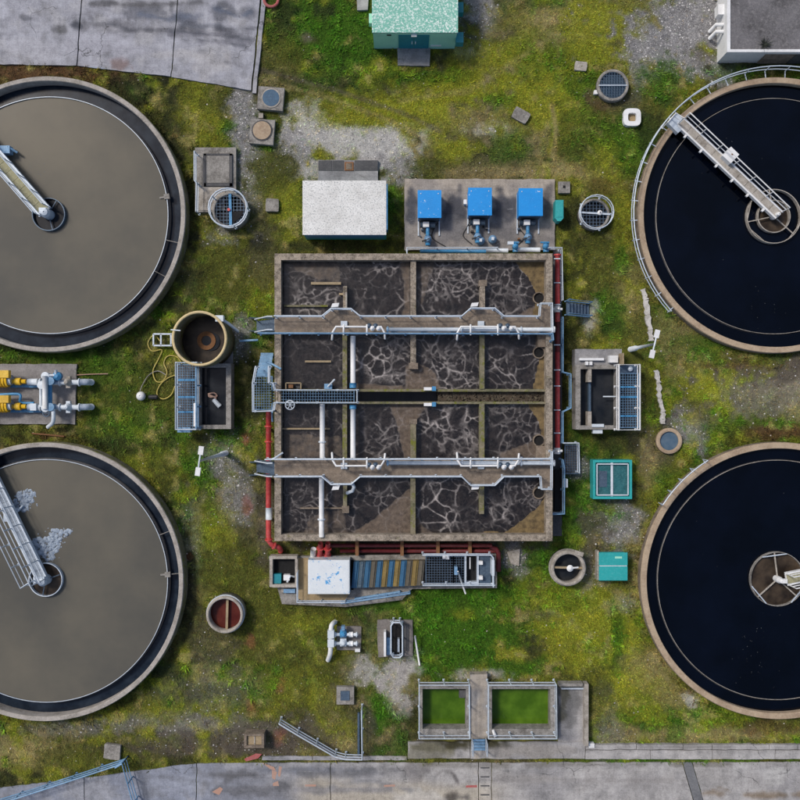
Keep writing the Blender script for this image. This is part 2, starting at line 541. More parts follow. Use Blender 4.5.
lay(sstep(.50, .68, n1) * .8, LUSH, 1)
lay(sstep(.52, .66, n2) * .55, YELLOW, .9)
lay(sstep(.58, .72, n3) * .5, STRAW, .5)
lay(sstep(.60, .72, n4) * .5, SOIL, .3)
lay(sstep(.60, .74, fbm(GX.shape, 9, 4, RNG)) * .6, DARK, .8)
REDS = .55
KIND = dict(L=(LUSH, 1, 0), M=(MOSS, .9, 0), Y=(YELLOW, .9, 0), S=(STRAW, .45, 0), G=(GREY, .08, .65), P=(PALE, .06, .55),
            B=(SOIL, .15, .1), D=(DEAD, .5, 0), K=(DARK, .9, 0), C=((.33, .31, .29), .04, .12), E=(EARTH, .25, .2), R=(REDP, .1, 0))
BL = [
    # the strip round the upper left tank and the yard
    (60, 74, 75, 9, 'D', .95), (20, 70, 40, 8, 'D', .9), (140, 92, 45, 14, 'K', .7), (165, 130, 22, 45, 'K', .75), (198, 110, 18, 32, 'Y', .6),
    (215, 100, 14, 10, 'M', .8), (180, 250, 16, 70, 'B', .5), (183, 290, 20, 40, 'K', .5),
    # between the yard and the green shed
    (315, 25, 50, 32, 'L', 1), (345, 55, 40, 25, 'L', .8), (285, 20, 12, 20, 'K', .7), (322, 12, 10, 9, 'K', .7), (305, 36, 7, 6, 'B', .8), (285, 60, 20, 30, 'M', .7),
    (330, 85, 60, 16, 'K', .35), (400, 88, 70, 14, 'K', .3), (360, 105, 70, 14, 'Y', .6), (430, 120, 60, 18, 'Y', .7), (300, 110, 18, 10, 'M', .7),
    (308, 128, 20, 22, 'P', .75), (345, 140, 48, 17, 'P', .9), (392, 146, 32, 20, 'P', .95), (405, 165, 18, 16, 'G', .8), (300, 155, 18, 22, 'G', .7), (312, 170, 10, 12, 'P', .6),
    (243, 125, 13, 34, 'G', .9), (250, 172, 15, 24, 'G', .85), (240, 200, 22, 14, 'G', .5), (270, 178, 22, 22, 'M', .9), (280, 205, 14, 16, 'Y', .5),
    # right of the green shed, up to the flat roofed building
    (478, 18, 15, 45, 'G', .9), (470, 50, 14, 7, 'P', .7), (476, 38, 15, 17, 'K', .75), (555, 22, 45, 20, 'S', .75), (590, 10, 40, 16, 'Y', .6), (520, 60, 40, 40, 'Y', .55), (550, 70, 45, 40, 'L', .45),
    (490, 128, 28, 9, 'P', .5), (478, 118, 30, 14, 'S', .55), (455, 148, 28, 12, 'Y', .9), (510, 145, 25, 18, 'L', .55), (545, 125, 12, 40, 'S', .55), (553, 140, 4, 30, 'Y', .7),
    (560, 172, 45, 12, 'S', .8), (500, 172, 60, 6, 'S', .6), (425, 165, 18, 10, 'M', .8), (470, 85, 50, 16, 'Y', .85), (480, 60, 40, 20, 'Y', .7), (420, 75, 40, 8, 'L', .6), (530, 105, 50, 30, 'Y', .7), (500, 100, 22, 7, 'L', .6), (590, 40, 30, 40, 'Y', .7), (560, 100, 40, 26, 'Y', .6), (420, 105, 60, 20, 'Y', .6), (350, 118, 40, 9, 'Y', .7), (580, 130, 22, 30, 'M', .6), (590, 90, 22, 25, 'L', .6), (625, 30, 40, 45, 'Y', .7),
    (690, 28, 62, 42, 'G', 1), (650, 45, 28, 24, 'G', .9), (700, 66, 36, 14, 'G', .85), (640, 75, 20, 16, 'G', .6), (662, 82, 28, 20, 'L', .75), (740, 70, 36, 8, 'L', .6), (705, 55, 14, 10, 'B', .6), (770, 64, 40, 5, 'K', .7),
    (625, 148, 24, 34, 'L', .75), (605, 165, 18, 24, 'Y', .5), (655, 130, 16, 20, 'K', .5), (610, 185, 22, 8, 'D', .5), (618, 100, 26, 12, 'B', .6), (600, 105, 10, 8, 'D', .6),
    # right of the basin
    (600, 260, 26, 45, 'M', .6), (625, 220, 10, 40, 'Y', .6), (622, 262, 8, 16, 'L', .7), (630, 300, 16, 30, 'S', .5), (610, 318, 18, 25, 'L', .85), (605, 330, 14, 14, 'K', .4), (576, 250, 12, 35, 'K', .6), (590, 320, 10, 14, 'P', .5),
    (568, 350, 10, 30, 'K', .6), (665, 315, 14, 20, 'L', .55), (672, 332, 22, 22, 'S', .45), (690, 345, 20, 8, 'L', .5), (640, 330, 14, 20, 'M', .6), (690, 372, 24, 16, 'S', .6), (645, 385, 12, 40, 'M', .85),
    (725, 390, 42, 26, 'Y', .95), (770, 372, 40, 16, 'B', .75), (790, 395, 34, 26, 'S', .75), (765, 412, 25, 10, 'M', .7), (745, 366, 40, 5, 'D', .7), (780, 432, 50, 6, 'D', .9), (690, 430, 20, 20, 'G', .8), (700, 418, 18, 20, 'B', .5), (720, 428, 26, 10, 'L', .5),
    (655, 445, 22, 26, 'B', .6), (650, 465, 10, 30, 'S', .55), (664, 487, 14, 20, 'L', .5), (622, 440, 22, 14, 'K', .55), (640, 505, 8, 22, 'M', .8), (622, 527, 24, 22, 'G', .8), (610, 515, 12, 10, 'L', .5), (648, 545, 10, 20, 'S', .7), (640, 590, 14, 22, 'S', .7),
    (583, 490, 14, 45, 'L', .9), (580, 480, 8, 30, 'K', .45), (572, 530, 16, 30, 'L', .7), (592, 545, 14, 35, 'B', .7), (590, 580, 16, 20, 'E', .55), (575, 466, 12, 10, 'G', .6), (545, 560, 25, 20, 'L', .9), (520, 575, 16, 24, 'K', .6), (590, 600, 26, 12, 'E', .5), (625, 605, 16, 12, 'G', .5),
    # the lush lawn south of the basin and down to the road
    (460, 625, 66, 50, 'L', 1), (430, 660, 32, 22, 'L', .8), (490, 600, 60, 16, 'L', .95), (465, 615, 12, 7, 'Y', .6), (534, 640, 14, 26, 'K', .75), (580, 625, 45, 34, 'Y', .9), (560, 600, 30, 12, 'L', .8), (575, 660, 26, 14, 'Y', .7), (520, 668, 40, 10, 'L', .9), (415, 620, 14, 26, 'L', .9),
    (622, 650, 22, 46, 'Y', .85), (617, 640, 8, 30, 'L', .8), (655, 665, 24, 22, 'S', .6), (640, 700, 40, 24, 'Y', .5), (700, 712, 36, 10, 'L', .7), (680, 700, 24, 14, 'S', .5), (700, 735, 110, 9, 'S', .75), (605, 730, 14, 26, 'E', .5), (597, 700, 12, 30, 'M', .6), (770, 728, 40, 8, 'D', .5), (692, 700, 9, 7, 'P', .6), (675, 725, 10, 18, 'L', .6),
    (410, 715, 9, 36, 'K', .6), (378, 705, 16, 38, 'L', 1), (360, 690, 30, 12, 'M', .8), (364, 670, 17, 15, 'C', .8), (396, 682, 19, 22, 'C', 1), (478, 676, 24, 7, 'C', .9), (770, 392, 50, 24, 'E', .55), (760, 372, 40, 10, 'B', .6), (400, 700, 10, 12, 'C', .6), (405, 665, 16, 16, 'C', .85), (333, 735, 24, 18, 'Y', .7), (310, 735, 26, 18, 'B', .6), (345, 745, 12, 8, 'S', .6), (370, 722, 6, 24, 'B', .7),
    (440, 745, 30, 6, 'B', .8), (400, 745, 10, 20, 'L', .6),
    # left of the basin
    (240, 260, 36, 40, 'M', .85), (225, 235, 20, 10, 'G', .55), (262, 300, 16, 22, 'Y', .5), (262, 250, 14, 30, 'B', .4), (240, 335, 12, 22, 'G', .7), (248, 390, 12, 34, 'K', .8), (220, 300, 30, 20, 'M', .6),
    (145, 385, 40, 40, 'M', .7), (150, 340, 30, 20, 'K', .6), (110, 360, 26, 22, 'L', .5), (40, 352, 50, 9, 'L', .7), (30, 344, 40, 6, 'K', .7), (120, 430, 40, 26, 'L', .55), (150, 470, 30, 26, 'Y', .45), (30, 430, 60, 8, 'K', .6), (55, 436, 20, 2.5, 'D', 1), (165, 500, 12, 45, 'K', .6),
    (192, 545, 12, 40, 'E', .5), (188, 580, 8, 24, 'B', .7), (235, 490, 20, 36, 'G', .6), (230, 455, 26, 14, 'G', .35), (215, 530, 20, 30, 'Y', .5), (230, 570, 35, 22, 'M', .9), (255, 600, 26, 22, 'M', .8), (265, 520, 9, 40, 'B', .7), (262, 480, 6, 40, 'K', .5),
    (270, 640, 60, 40, 'M', .8), (300, 620, 30, 20, 'Y', .45), (210, 650, 26, 30, 'B', .45), (220, 690, 40, 22, 'E', .35), (320, 660, 26, 26, 'M', .8), (290, 690, 40, 20, 'Y', .35),
    (200, 725, 70, 12, 'E', .6), (255, 735, 60, 18, 'B', .6), (250, 750, 80, 6, 'B', .7), (140, 722, 70, 10, 'E', .5), (60, 730, 70, 8, 'E', .5), (110, 700, 60, 10, 'M', .7), (25, 752, 45, 18, 'S', .75), (70, 760, 40, 14, 'M', .7), (20, 785, 55, 12, 'K', .8), (170, 690, 20, 26, 'B', .45), (160, 712, 22, 12, 'Y', .55), (180, 745, 60, 12, 'B', .6), (95, 785, 50, 8, 'L', .6),
    (192, 200, 8, 60, 'K', .6), (186, 600, 10, 60, 'K', .6), (170, 665, 20, 20, 'K', .5), (120, 345, 40, 8, 'K', .6), (110, 445, 40, 9, 'K', .6), (560, 600, 60, 20, 'Y', .5), (480, 640, 40, 20, 'L', .8),  # dark blobs make the ground darker beside the left round tanks
    # narrow trench and planting by the basin
    (330, 246, 70, 6, 'K', .6), (420, 545, 110, 10, 'B', .9), (400, 606, 60, 6, 'L', .8), (310, 606, 40, 6, 'M', .8), (480, 592, 30, 6, 'L', .9), (512, 560, 12, 14, 'G', .6),
    # faded red spray marks on the grass
    (245, 441, 4, 7, 'R', .8), (247, 505, 4, 9, 'R', .8), (251, 642, 5, 7, 'R', .7), (280, 687, 4, 6, 'R', .6), (252, 706, 5, 9, 'R', .7), (280, 737, 5, 6, 'R', .6), (187, 557, 4, 3, 'R', .7), (396, 128, 2, 2, 'R', .3),
]
wob = (n2 - .5) * 1.5 + (n3 - .5) * 1.7 + (n5 - .5) * 1.5
for cx, cy, rx, ry, k, st in BL:
    d = np.sqrt(((GX - cx) / rx) ** 2 + ((GY - cy) / ry) ** 2)
    col, vg, gv = KIND[k]
    if k == 'R': st *= REDS
    lay(sstep(1.45, .45, d + wob) * st, col, vg, gv)
# old tyre tracks across the lawn by the green shed
for pts, wd, k, st in (([(262, 70), (330, 88), (400, 112), (440, 130)], 2.2, 'B', .5), ([(262, 80), (330, 98), (395, 122), (430, 142)], 2.2, 'S', .45),
                       ([(520, 110), (515, 90), (535, 75), (580, 68)], 2, 'Y', .6), ([(552, 105), (556, 130), (553, 165)], 2, 'S', .7), ([(560, 30), (540, 45), (470, 90), (400, 100)], 2.5, 'S', .35),
                       ([(272, 195), (262, 215), (240, 228)], 2, 'S', .6), ([(150, 350), (180, 330), (195, 300)], 2.5, 'S', .4)):
    dd = np.full(GX.shape, 1e9)
    for (ax, ay), (bx, by) in zip(pts[:-1], pts[1:]):
        t = np.clip(((GX - ax) * (bx - ax) + (GY - ay) * (by - ay)) / ((bx - ax) ** 2 + (by - ay) ** 2), 0, 1)
        dd = np.minimum(dd, np.hypot(GX - ax - t * (bx - ax), GY - ay - t * (by - ay)))
    col, vg, gv = KIND[k]
    lay(sstep(wd * 1.7, wd * .4, dd + (n3 - .5) * 5) * st, col, vg, gv)
GC[..., :3] *= ((.72 + .56 * n5) * (.78 + .44 * n3))[..., None]

lum = GC[..., :3].mean(-1); GC[..., :3] *= (np.clip(lum / .09, .25, 3) ** .38)[..., None]
GC[..., :3] *= .86
# ground sheet: fine in the plant, coarse out to the far distance
vx = np.concatenate([[-600, -250, -100, -50], (gx - 400) * S, [50, 100, 250, 600]])
NX = len(vx)
XX, YY = np.meshgrid(vx, -vx)
PXX = XX / S + 400; PYY = 400 - YY / S
hz = (sample(n2, PXX, PYY) - .5) * .12 + (sample(n3, PXX, PYY) - .5) * .14
ZD_ = np.zeros(XX.shape)
for x0, y0, x1, y1 in ((421, 688, 467, 736), (491, 688, 554, 736)):
    ZD_[(PXX > x0) & (PXX < x1) & (PYY > y0) & (PYY < y1)] = -.75
ZZ = ZD_ + np.where((np.abs(XX) < 29.9) & (np.abs(YY) < 29.9), hz, 0) - .06
vs = np.stack([XX.ravel(), YY.ravel(), ZZ.ravel()], 1)
idx = np.arange(NX * NX).reshape(NX, NX)
fs = np.stack([idx[:-1, :-1], idx[1:, :-1], idx[1:, 1:], idx[:-1, 1:]], -1).reshape(-1, 4)
me = bpy.data.meshes.new('ground')
me.vertices.add(len(vs)); me.vertices.foreach_set('co', vs.ravel())
me.loops.add(fs.size); me.loops.foreach_set('vertex_index', fs.ravel())
me.polygons.add(len(fs)); me.polygons.foreach_set('loop_start', np.arange(len(fs)) * 4); me.polygons.foreach_set('loop_total', np.full(len(fs), 4))
me.update(); me.validate()
setcol(me, sample(GC, PXX, PYY).reshape(-1, 4).astype(np.float32))
me.materials.append(M['ground'])
ground = bpy.data.objects.new('ground', me); COL.objects.link(ground)
ground['kind'] = 'structure'

# ------------------------------------------------------------------ concrete colour map: stains and darker patches
RC = np.zeros((MN, MN, 3)); RC[:] = (.285, .28, .285)
r1 = fbm(GX.shape, 40, 6, RNG); r2 = fbm(GX.shape, 10, 5, RNG); r3 = fbm(GX.shape, 4, 3, RNG)


def rlay(mask, col):
    global RC
    mk = np.clip(mask, 0, 1)[..., None]
    RC = RC * (1 - mk) + np.array(col) * mk


top = sstep(130, 90, GY) * sstep(290, 270, GX)
rlay(top, (.355, .36, .405))
bot = sstep(735, 745, GY)
rlay(bot, (.385, .37, .36))
rlay(bot * sstep(420, 250, GX + (r1 - .5) * 200), (.25, .27, .33))
rlay(sstep(.5, .68, r1) * .45, (.20, .20, .22))
rlay(sstep(.52, .68, r2) * .35, (.44, .43, .43))
rlay(sstep(.60, .72, r3) * .4, (.16, .16, .165))
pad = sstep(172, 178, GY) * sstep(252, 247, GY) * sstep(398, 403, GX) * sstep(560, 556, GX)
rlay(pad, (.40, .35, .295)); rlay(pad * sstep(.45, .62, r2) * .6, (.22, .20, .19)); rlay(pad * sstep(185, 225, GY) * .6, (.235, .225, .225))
rlay(sstep(355, 362, GY) * sstep(426, 422, GY) * sstep(82, 78, GX) * .9, (.245, .23, .225))
rlay(sstep(610, 616, GY) * sstep(664, 660, GY) * sstep(326, 332, GX) * sstep(422, 418, GX) * .9, (.21, .19, .175))
yellowish = bot * sstep(775, 790, GY + (r1 - .5) * 30) * sstep(280, 320, GX) * sstep(520, 470, GX)
rlay(yellowish * .8, (.45, .40, .32))
DKS = (.085, .09, .11)
for cx, cy, rx, ry, col, st in [
    (150, 12, 30, 9, DKS, .6), (180, 18, 24, 6, (.15, .16, .20), .8), (225, 12, 14, 9, DKS, .6), (245, 14, 10, 8, DKS, .5), (165, 30, 60, 4, (.17, .17, .19), .8), (110, 24, 30, 4, (.17, .17, .19), .7), (75, 25, 6, 3, DKS, .9), (60, 29, 9, 6, (.12, .12, .13), .7),
    (140, 4, 50, 3, (.13, .13, .14), .8), (210, 34, 40, 3, (.16, .16, .19), .6), (225, 42, 30, 3, (.16, .16, .19), .6), (200, 26, 20, 3, (.13, .14, .17), .7), (25, 18, 6, 4, DKS, .6), (120, 66, 9, 6, (.20, .14, .13), .7), (100, 70, 9, 2, (.20, .32, .5), .6), (195, 55, 40, 4, (.42, .41, .42), .5),
    (210, 60, 20, 12, (.40, .39, .40), .5), (30, 50, 30, 10, (.42, .42, .46), .5), (100, 45, 40, 10, (.38, .38, .43), .5),
    (454, 208, 13, 15, (.075, .075, .085), .95), (505, 209, 12, 15, (.08, .08, .09), .9), (412, 207, 5, 14, (.09, .09, .10), .9), (548, 206, 5, 16, (.12, .11, .11), .9), (500, 232, 18, 10, (.15, .145, .15), .7), (452, 232, 14, 12, (.17, .165, .17), .7),  # pad made darker beside and between the blowers
    (250, 790, 30, 5, (.12, .12, .13), .6), (235, 775, 30, 3, (.13, .13, .14), .8), (282, 785, 8, 7, (.13, .13, .14), .8), (360, 772, 40, 4, (.17, .17, .18), .8), (340, 790, 50, 3, (.20, .20, .22), .6), (452, 797, 7, 5, (.12, .105, .09), .9), (462, 798, 8, 3, (.14, .13, .12), .8), (410, 774, 14, 8, (.13, .12, .12), .5),
    (420, 800, 20, 8, (.50, .48, .45), .5), (300, 770, 60, 4, (.15, .16, .19), .6), (180, 785, 40, 10, (.30, .32, .38), .6), (775, 775, 12, 9, (.47, .46, .45), .7), (760, 795, 30, 3, (.22, .17, .12), .7), (712, 793, 16, 2, (.22, .17, .12), .6), (560, 780, 60, 3, (.30, .285, .28), .6), (660, 785, 60, 5, (.33, .32, .315), .6),
    (450, 745, 26, 6, (.10, .095, .07), .75), (500, 745, 18, 4, (.09, .085, .07), .75), (520, 752, 40, 4, (.25, .235, .22), .6)]:
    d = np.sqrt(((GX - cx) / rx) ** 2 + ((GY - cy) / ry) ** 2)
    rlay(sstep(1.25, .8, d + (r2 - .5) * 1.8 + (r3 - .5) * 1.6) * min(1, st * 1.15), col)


for pts, wd, col, st in (([(90, 18), (130, 30), (180, 31), (260, 40)], 1.6, DKS, .75), ([(190, 22), (225, 30), (262, 28)], 1.3, DKS, .7), ([(185, 40), (220, 40), (258, 52)], 1.2, DKS, .6), ([(200, 46), (225, 62), (248, 68)], 1.0, (.2, .2, .22), .8), ([(110, 2), (150, 6), (200, 2)], 2.2, (.12, .12, .13), .8),
                         ([(140, 14), (170, 20), (190, 14)], 2.6, (.12, .14, .19), .8), ([(215, 8), (240, 18), (250, 12)], 2.2, (.10, .12, .17), .8), ([(55, 26), (62, 33), (68, 31)], 1.2, (.12, .12, .12), .8), ([(40, 8), (80, 14), (120, 8)], 1.2, (.24, .24, .27), .7),
                         ([(212, 792), (235, 776), (252, 764)], 2.0, (.13, .13, .14), .85), ([(300, 772), (350, 776), (380, 768), (400, 770)], 2.4, (.16, .16, .17), .85), ([(330, 786), (370, 780), (410, 790)], 1.8, (.2, .2, .21), .8), ([(160, 776), (220, 786), (280, 780)], 1.6, (.19, .2, .23), .7), ([(498, 776), (600, 781), (690, 780)], 2.0, (.30, .285, .275), .8),
                         ([(436, 776), (442, 770), (452, 772), (458, 782)], .8, (.12, .11, .11), .9), ([(700, 795), (720, 788), (740, 795)], 1.2, (.22, .17, .12), .8), ([(742, 792), (770, 797), (800, 794)], 1.6, (.20, .16, .12), .8), ([(420, 764), (470, 766), (600, 764), (800, 765)], 1.0, (.2, .19, .17), .8)):
    dd = np.full(GX.shape, 1e9)
    for (ax, ay), (bx, by) in zip(pts[:-1], pts[1:]):
        t = np.clip(((GX - ax) * (bx - ax) + (GY - ay) * (by - ay)) / ((bx - ax) ** 2 + (by - ay) ** 2), 0, 1)
        dd = np.minimum(dd, np.hypot(GX - ax - t * (bx - ax), GY - ay - t * (by - ay)))
    rlay(sstep(wd * 1.6, wd * .5, dd + (r2 - .5) * 7 + (r3 - .5) * 4) * st, col)
for cx, cy, rx, ry, col, st in ((479, 708, 9, 40, (.42, .365, .30), .8), (572, 712, 8, 22, (.15, .15, .15), .8), (563, 700, 5, 20, (.06, .06, .04), .8), (430, 752, 22, 7, (.16, .15, .10), .7), (455, 744, 12, 4, (.05, .045, .02), .9), (490, 743, 12, 4, (.05, .045, .02), .9), (540, 750, 40, 6, (.30, .28, .26), .6), (650, 755, 30, 4, (.48, .46, .45), .6), (700, 747, 60, 2, (.2, .19, .18), .7)):
    d = np.sqrt(((GX - cx) / rx) ** 2 + ((GY - cy) / ry) ** 2)
    rlay(sstep(1.25, .8, d + (r2 - .5) * 1.8 + (r3 - .5) * 1.6) * st, col)


def slab(name, quad, z1, parent=None, z0=-.12, cell=2.0, kind=None):
    """concrete slab with a finely divided top that carries the concrete colour map; quad = photo pixels TL, TR, BR, BL"""
    q = [np.array(p, float) for p in quad]
    nu = max(2, int(np.linalg.norm(q[1] - q[0]) / cell)); nv = max(2, int(np.linalg.norm(q[3] - q[0]) / cell))
    u = np.linspace(0, 1, nu + 1)[None, :, None]; v = np.linspace(0, 1, nv + 1)[:, None, None]
    P = (q[0] * (1 - u) + q[1] * u) * (1 - v) + (q[3] * (1 - u) + q[2] * u) * v
    # slightly chipped outline
    edge = np.zeros(P.shape[:2], bool); edge[0] = edge[-1] = True; edge[:, 0] = edge[:, -1] = True
    P = P + np.where(edge[..., None], (np.stack([sample(r3, P[..., 0], P[..., 1]), sample(n5, P[..., 0], P[..., 1])], -1) - .5) * 1.5, 0)
    k = kz(z1)
    X = (P[..., 0] - 400) * k; Y = (400 - P[..., 1]) * k
    Z = np.full(X.shape, z1)
    vs = np.stack([X, Y, Z], -1).reshape(-1, 3)
    I = np.arange(vs.shape[0]).reshape(X.shape)
    fs = np.stack([I[:-1, :-1], I[1:, :-1], I[1:, 1:], I[:-1, 1:]], -1).reshape(-1, 4).tolist()
    ring = list(I[0, :]) + list(I[1:, -1]) + list(I[-1, ::-1][1:]) + list(I[::-1, 0][1:-1])
    nb_ = len(vs)
    low = vs[ring].copy(); low[:, 2] = z0
    vs = np.concatenate([vs, low]); m_ = len(ring)
    for i in range(m_):
        j = (i + 1) % m_
        fs.append((int(ring[j]), int(ring[i]), nb_ + i, nb_ + j)[::-1])
    ox, oy, oz = origin(parent) if parent else (0, 0, 0)
    me = bpy.data.meshes.new(name)
    me.from_pydata((vs - np.array([ox, oy, oz])).tolist(), [], fs)
    cols = sample(RC, np.concatenate([P[..., 0].ravel(), P.reshape(-1, 2)[ring][:, 0]]), np.concatenate([P[..., 1].ravel(), P.reshape(-1, 2)[ring][:, 1]]))
    setcol(me, cols.astype(np.float32))
    me.materials.append(M['slab']); me.update()
    o = bpy.data.objects.new(name, me); COL.objects.link(o)
    if parent: o.parent = parent
    if kind: o['kind'] = kind
    return o


def sheet(name, pts, z, mat, parent=None, h=.004):
    mb = MB(); mb.prism(pts, z, z + h)
    return mb.build(name, mat, parent)


# yard, top left: three big bays and an edge strip
yard = bpy.data.objects.new('yard_pavement', None); COL.objects.link(yard); yard.location = W(120, 40); yard['kind'] = 'structure'
slab('concrete_bay', [(-110, -110), (88.5, -110), (76.3, 65.5), (-110, 62)], .06, yard)
slab('concrete_bay', [(89.8, -110), (186.6, -110), (170.6, 76.5), (77.5, 66)], .06, yard)
slab('concrete_bay', [(187.6, -110), (270, -110), (251, 90), (171.6, 77)], .06, yard)
slab('edge_strip', [(272, -110), (277, -110), (256, 93), (252.3, 92.6)], .10, yard)
# road along the bottom
road = bpy.data.objects.new('road', None); COL.objects.link(road); road.location = W(400, 790); road['kind'] = 'structure'
slab('concrete_bay', [(-110, 800), (84, 778), (84, 900), (-110, 900)], .03, road)
slab('concrete_bay', [(84.8, 778), (196, 763.5), (196, 900), (84.8, 900)], .03, road)
slab('concrete_bay', [(196.8, 763.5), (330, 762.5), (330, 900), (196.8, 900)], .03, road)
slab('concrete_bay', [(330.8, 762.5), (478, 762.8), (478, 900), (330.8, 900)], .03, road)
slab('service_trench_infill', [(478.8, 762.8), (491.2, 762.8), (491.2, 900), (478.8, 900)], .024, road)
slab('concrete_bay', [(492, 762.8), (682, 762.3), (722, 900), (492, 900)], .03, road)
slab('concrete_bay', [(692.5, 762.3), (905, 762), (905, 900), (733.5, 900)], .03, road)
M['patch'] = weathered('dark_trench_patch', (.17, .175, .185), (.09, .09, .1), (.28, .28, .29), .9)
MB().prism([(682.8, 762.3), (691.8, 762.3), (732.8, 900), (722.8, 900)], -.1, .026).build('trench_patch', M['patch'], road)
for i, y in enumerate((768, 777, 786, 795)):
    MB().prism([(480.5, y - .8), (489.5, y - .8), (489.5, y + .5), (480.5, y + .5)], .025, .029).build('crack_filler_strip', M['conc_dark'], road)
for pts, mt in (([(262, 762.5), (274, 767), (276, 771), (270, 769)], 'orange'), ([(272, 770), (277, 772), (275, 780), (272, 778)], 'orange'), ([(279, 766), (282, 767), (280, 777), (278, 776)], 'orange'),
                ([(212, 792), (220, 787), (223, 789), (219, 795)], 'orange'), ([(305, 784.5), (316, 784.5), (316, 786.5), (305, 786.5)], 'orange'), ([(384, 785), (395, 784.5), (395, 786.5), (384, 787)], 'orange'), ([(466, 785.5), (477, 785), (477, 787.5), (466, 787.5)], 'redpaint'),
                ([(273, 783), (278, 781), (279, 786), (273, 786)], 'orange')):
    sheet('paint_mark', pts, .0315, M[mt], road)
sheet('paint_mark', [(244, 759), (256, 753.5), (262, 754), (258, 758.5), (246, 761.5)], .034, M['redpaint'], road)
# pavement and kerbs
pave = bpy.data.objects.new('pavement', None); COL.objects.link(pave); pave.location = W(500, 750); pave['kind'] = 'structure'
slab('concrete_bay', [(408, 742), (470, 742), (470, 758.5), (408, 758.5)], .10, pave)
slab('concrete_bay', [(470.6, 742), (585, 742), (585, 758.8), (470.6, 758.8)], .10, pave)
for a, b_ in ((585.7, 650), (650.5, 712), (712.5, 775), (775.5, 850), (850.5, 905)):
    slab('kerb_slab', [(a, 750.3), (b_, 750), (b_, 759.2), (a, 759.2)], .12, pave)
for a, b_ in ((585.7, 636), (636.6, 683), (683.6, 712), (712.6, 769), (769.6, 797), (797.6, 905)):
    slab('kerb_upstand', [(a, 744.8), (b_, 744.6), (b_, 749.4), (a, 749.6)], .22, pave)
for a, b_ in ((262, 312), (312.6, 360), (360.6, 407)):
    slab('kerb_slab', [(a, 756.5), (b_, 756.5), (b_, 760.2), (a, 760.2)], .07, pave)

# ------------------------------------------------------------------ railings and gratings
def railing(parent, pts, zb, h=1.1, mat=None, r=.034, mid=(.5,), spacing=1.6, closed=False, world_pts=False, name='handrail', posts=True, every=1):
    """pts: photo pixels of the top rail (seen at zb+h) or world xy; one handrail part with its posts as sub-parts"""
    mat = mat or M['steel']
    P = [p if world_pts else W(p[0], p[1], zb + h)[:2] for p in pts]
    mb = MB()
    mb.tube([(x, y, zb + h) for x, y in P], r, 8, closed)
    for m_ in mid:
        mb.tube([(x, y, zb + h * m_) for x, y in P], r * .8, 6, closed)
    rail = mb.build(name, mat, parent)
    if posts:
        Q = P + [P[0]] if closed else P
        first = True; seg = 0
        for (ax, ay), (bx, by) in zip(Q[:-1], Q[1:]):
            L = math.hypot(bx - ax, by - ay)
            n = max(1, round(L / spacing))
            seg += 1
            for i in range(0 if first and not closed else 1, n + 1):
                if every > 1 and seg % every: continue
                x = ax + (bx - ax) * i / n; y = ay + (by - ay) * i / n
                mb = MB(); mb.tube([(x, y, zb), (x, y, zb + h - r * .6)], r * .95, 6)
                mb.wbox(x - .06, y - .06, x + .06, y + .06, zb, zb + .012)
                mb.build('post', mat, rail)
            first = False
    return rail


def grating(parent, x0, y0, x1, y1, z, sp_=.22, w_=.035, mat=None, frame=True, name='grating'):
    """open steel grating panel, plan in photo pixels at height z"""
    a = W(x0, y0, z); b_ = W(x1, y1, z)
    xa, xb = sorted((a[0], b_[0])); ya, yb = sorted((a[1], b_[1]))
    sp = .155; w = .028
    if mat is M['steel_blue']: mat = M['grate_blue']
    mb = MB()
    nx = max(1, round((xb - xa) / sp)); ny = max(1, round((yb - ya) / sp))
    for i in range(1, nx):
        x = xa + (xb - xa) * i / nx
        mb.wbox(x - w / 2, ya, x + w / 2, yb, z - .05, z)
    for j in range(1, ny):
        y = ya + (yb - ya) * j / ny
        mb.wbox(xa, y - w / 2, xb, y + w / 2, z - .045, z - .006)
    if frame:
        f = .06
        mb.wbox(xa - f, ya - f, xb + f, ya, z - .1, z + .008); mb.wbox(xa - f, yb, xb + f, yb + f, z - .1, z + .008)
        mb.wbox(xa - f, ya, xa, yb, z - .1, z + .008); mb.wbox(xb, ya, xb + f, yb, z - .1, z + .008)
    return mb.build(name, mat or M['steel_blue'], parent)


# ------------------------------------------------------------------ round settling tanks
def ringpath(cx, cy, r, z, a0, a1, n):
    return [(cx + r * math.cos(a0 + (a1 - a0) * i / n), cy + r * math.sin(a0 + (a1 - a0) * i / n), z) for i in range(n + 1)]


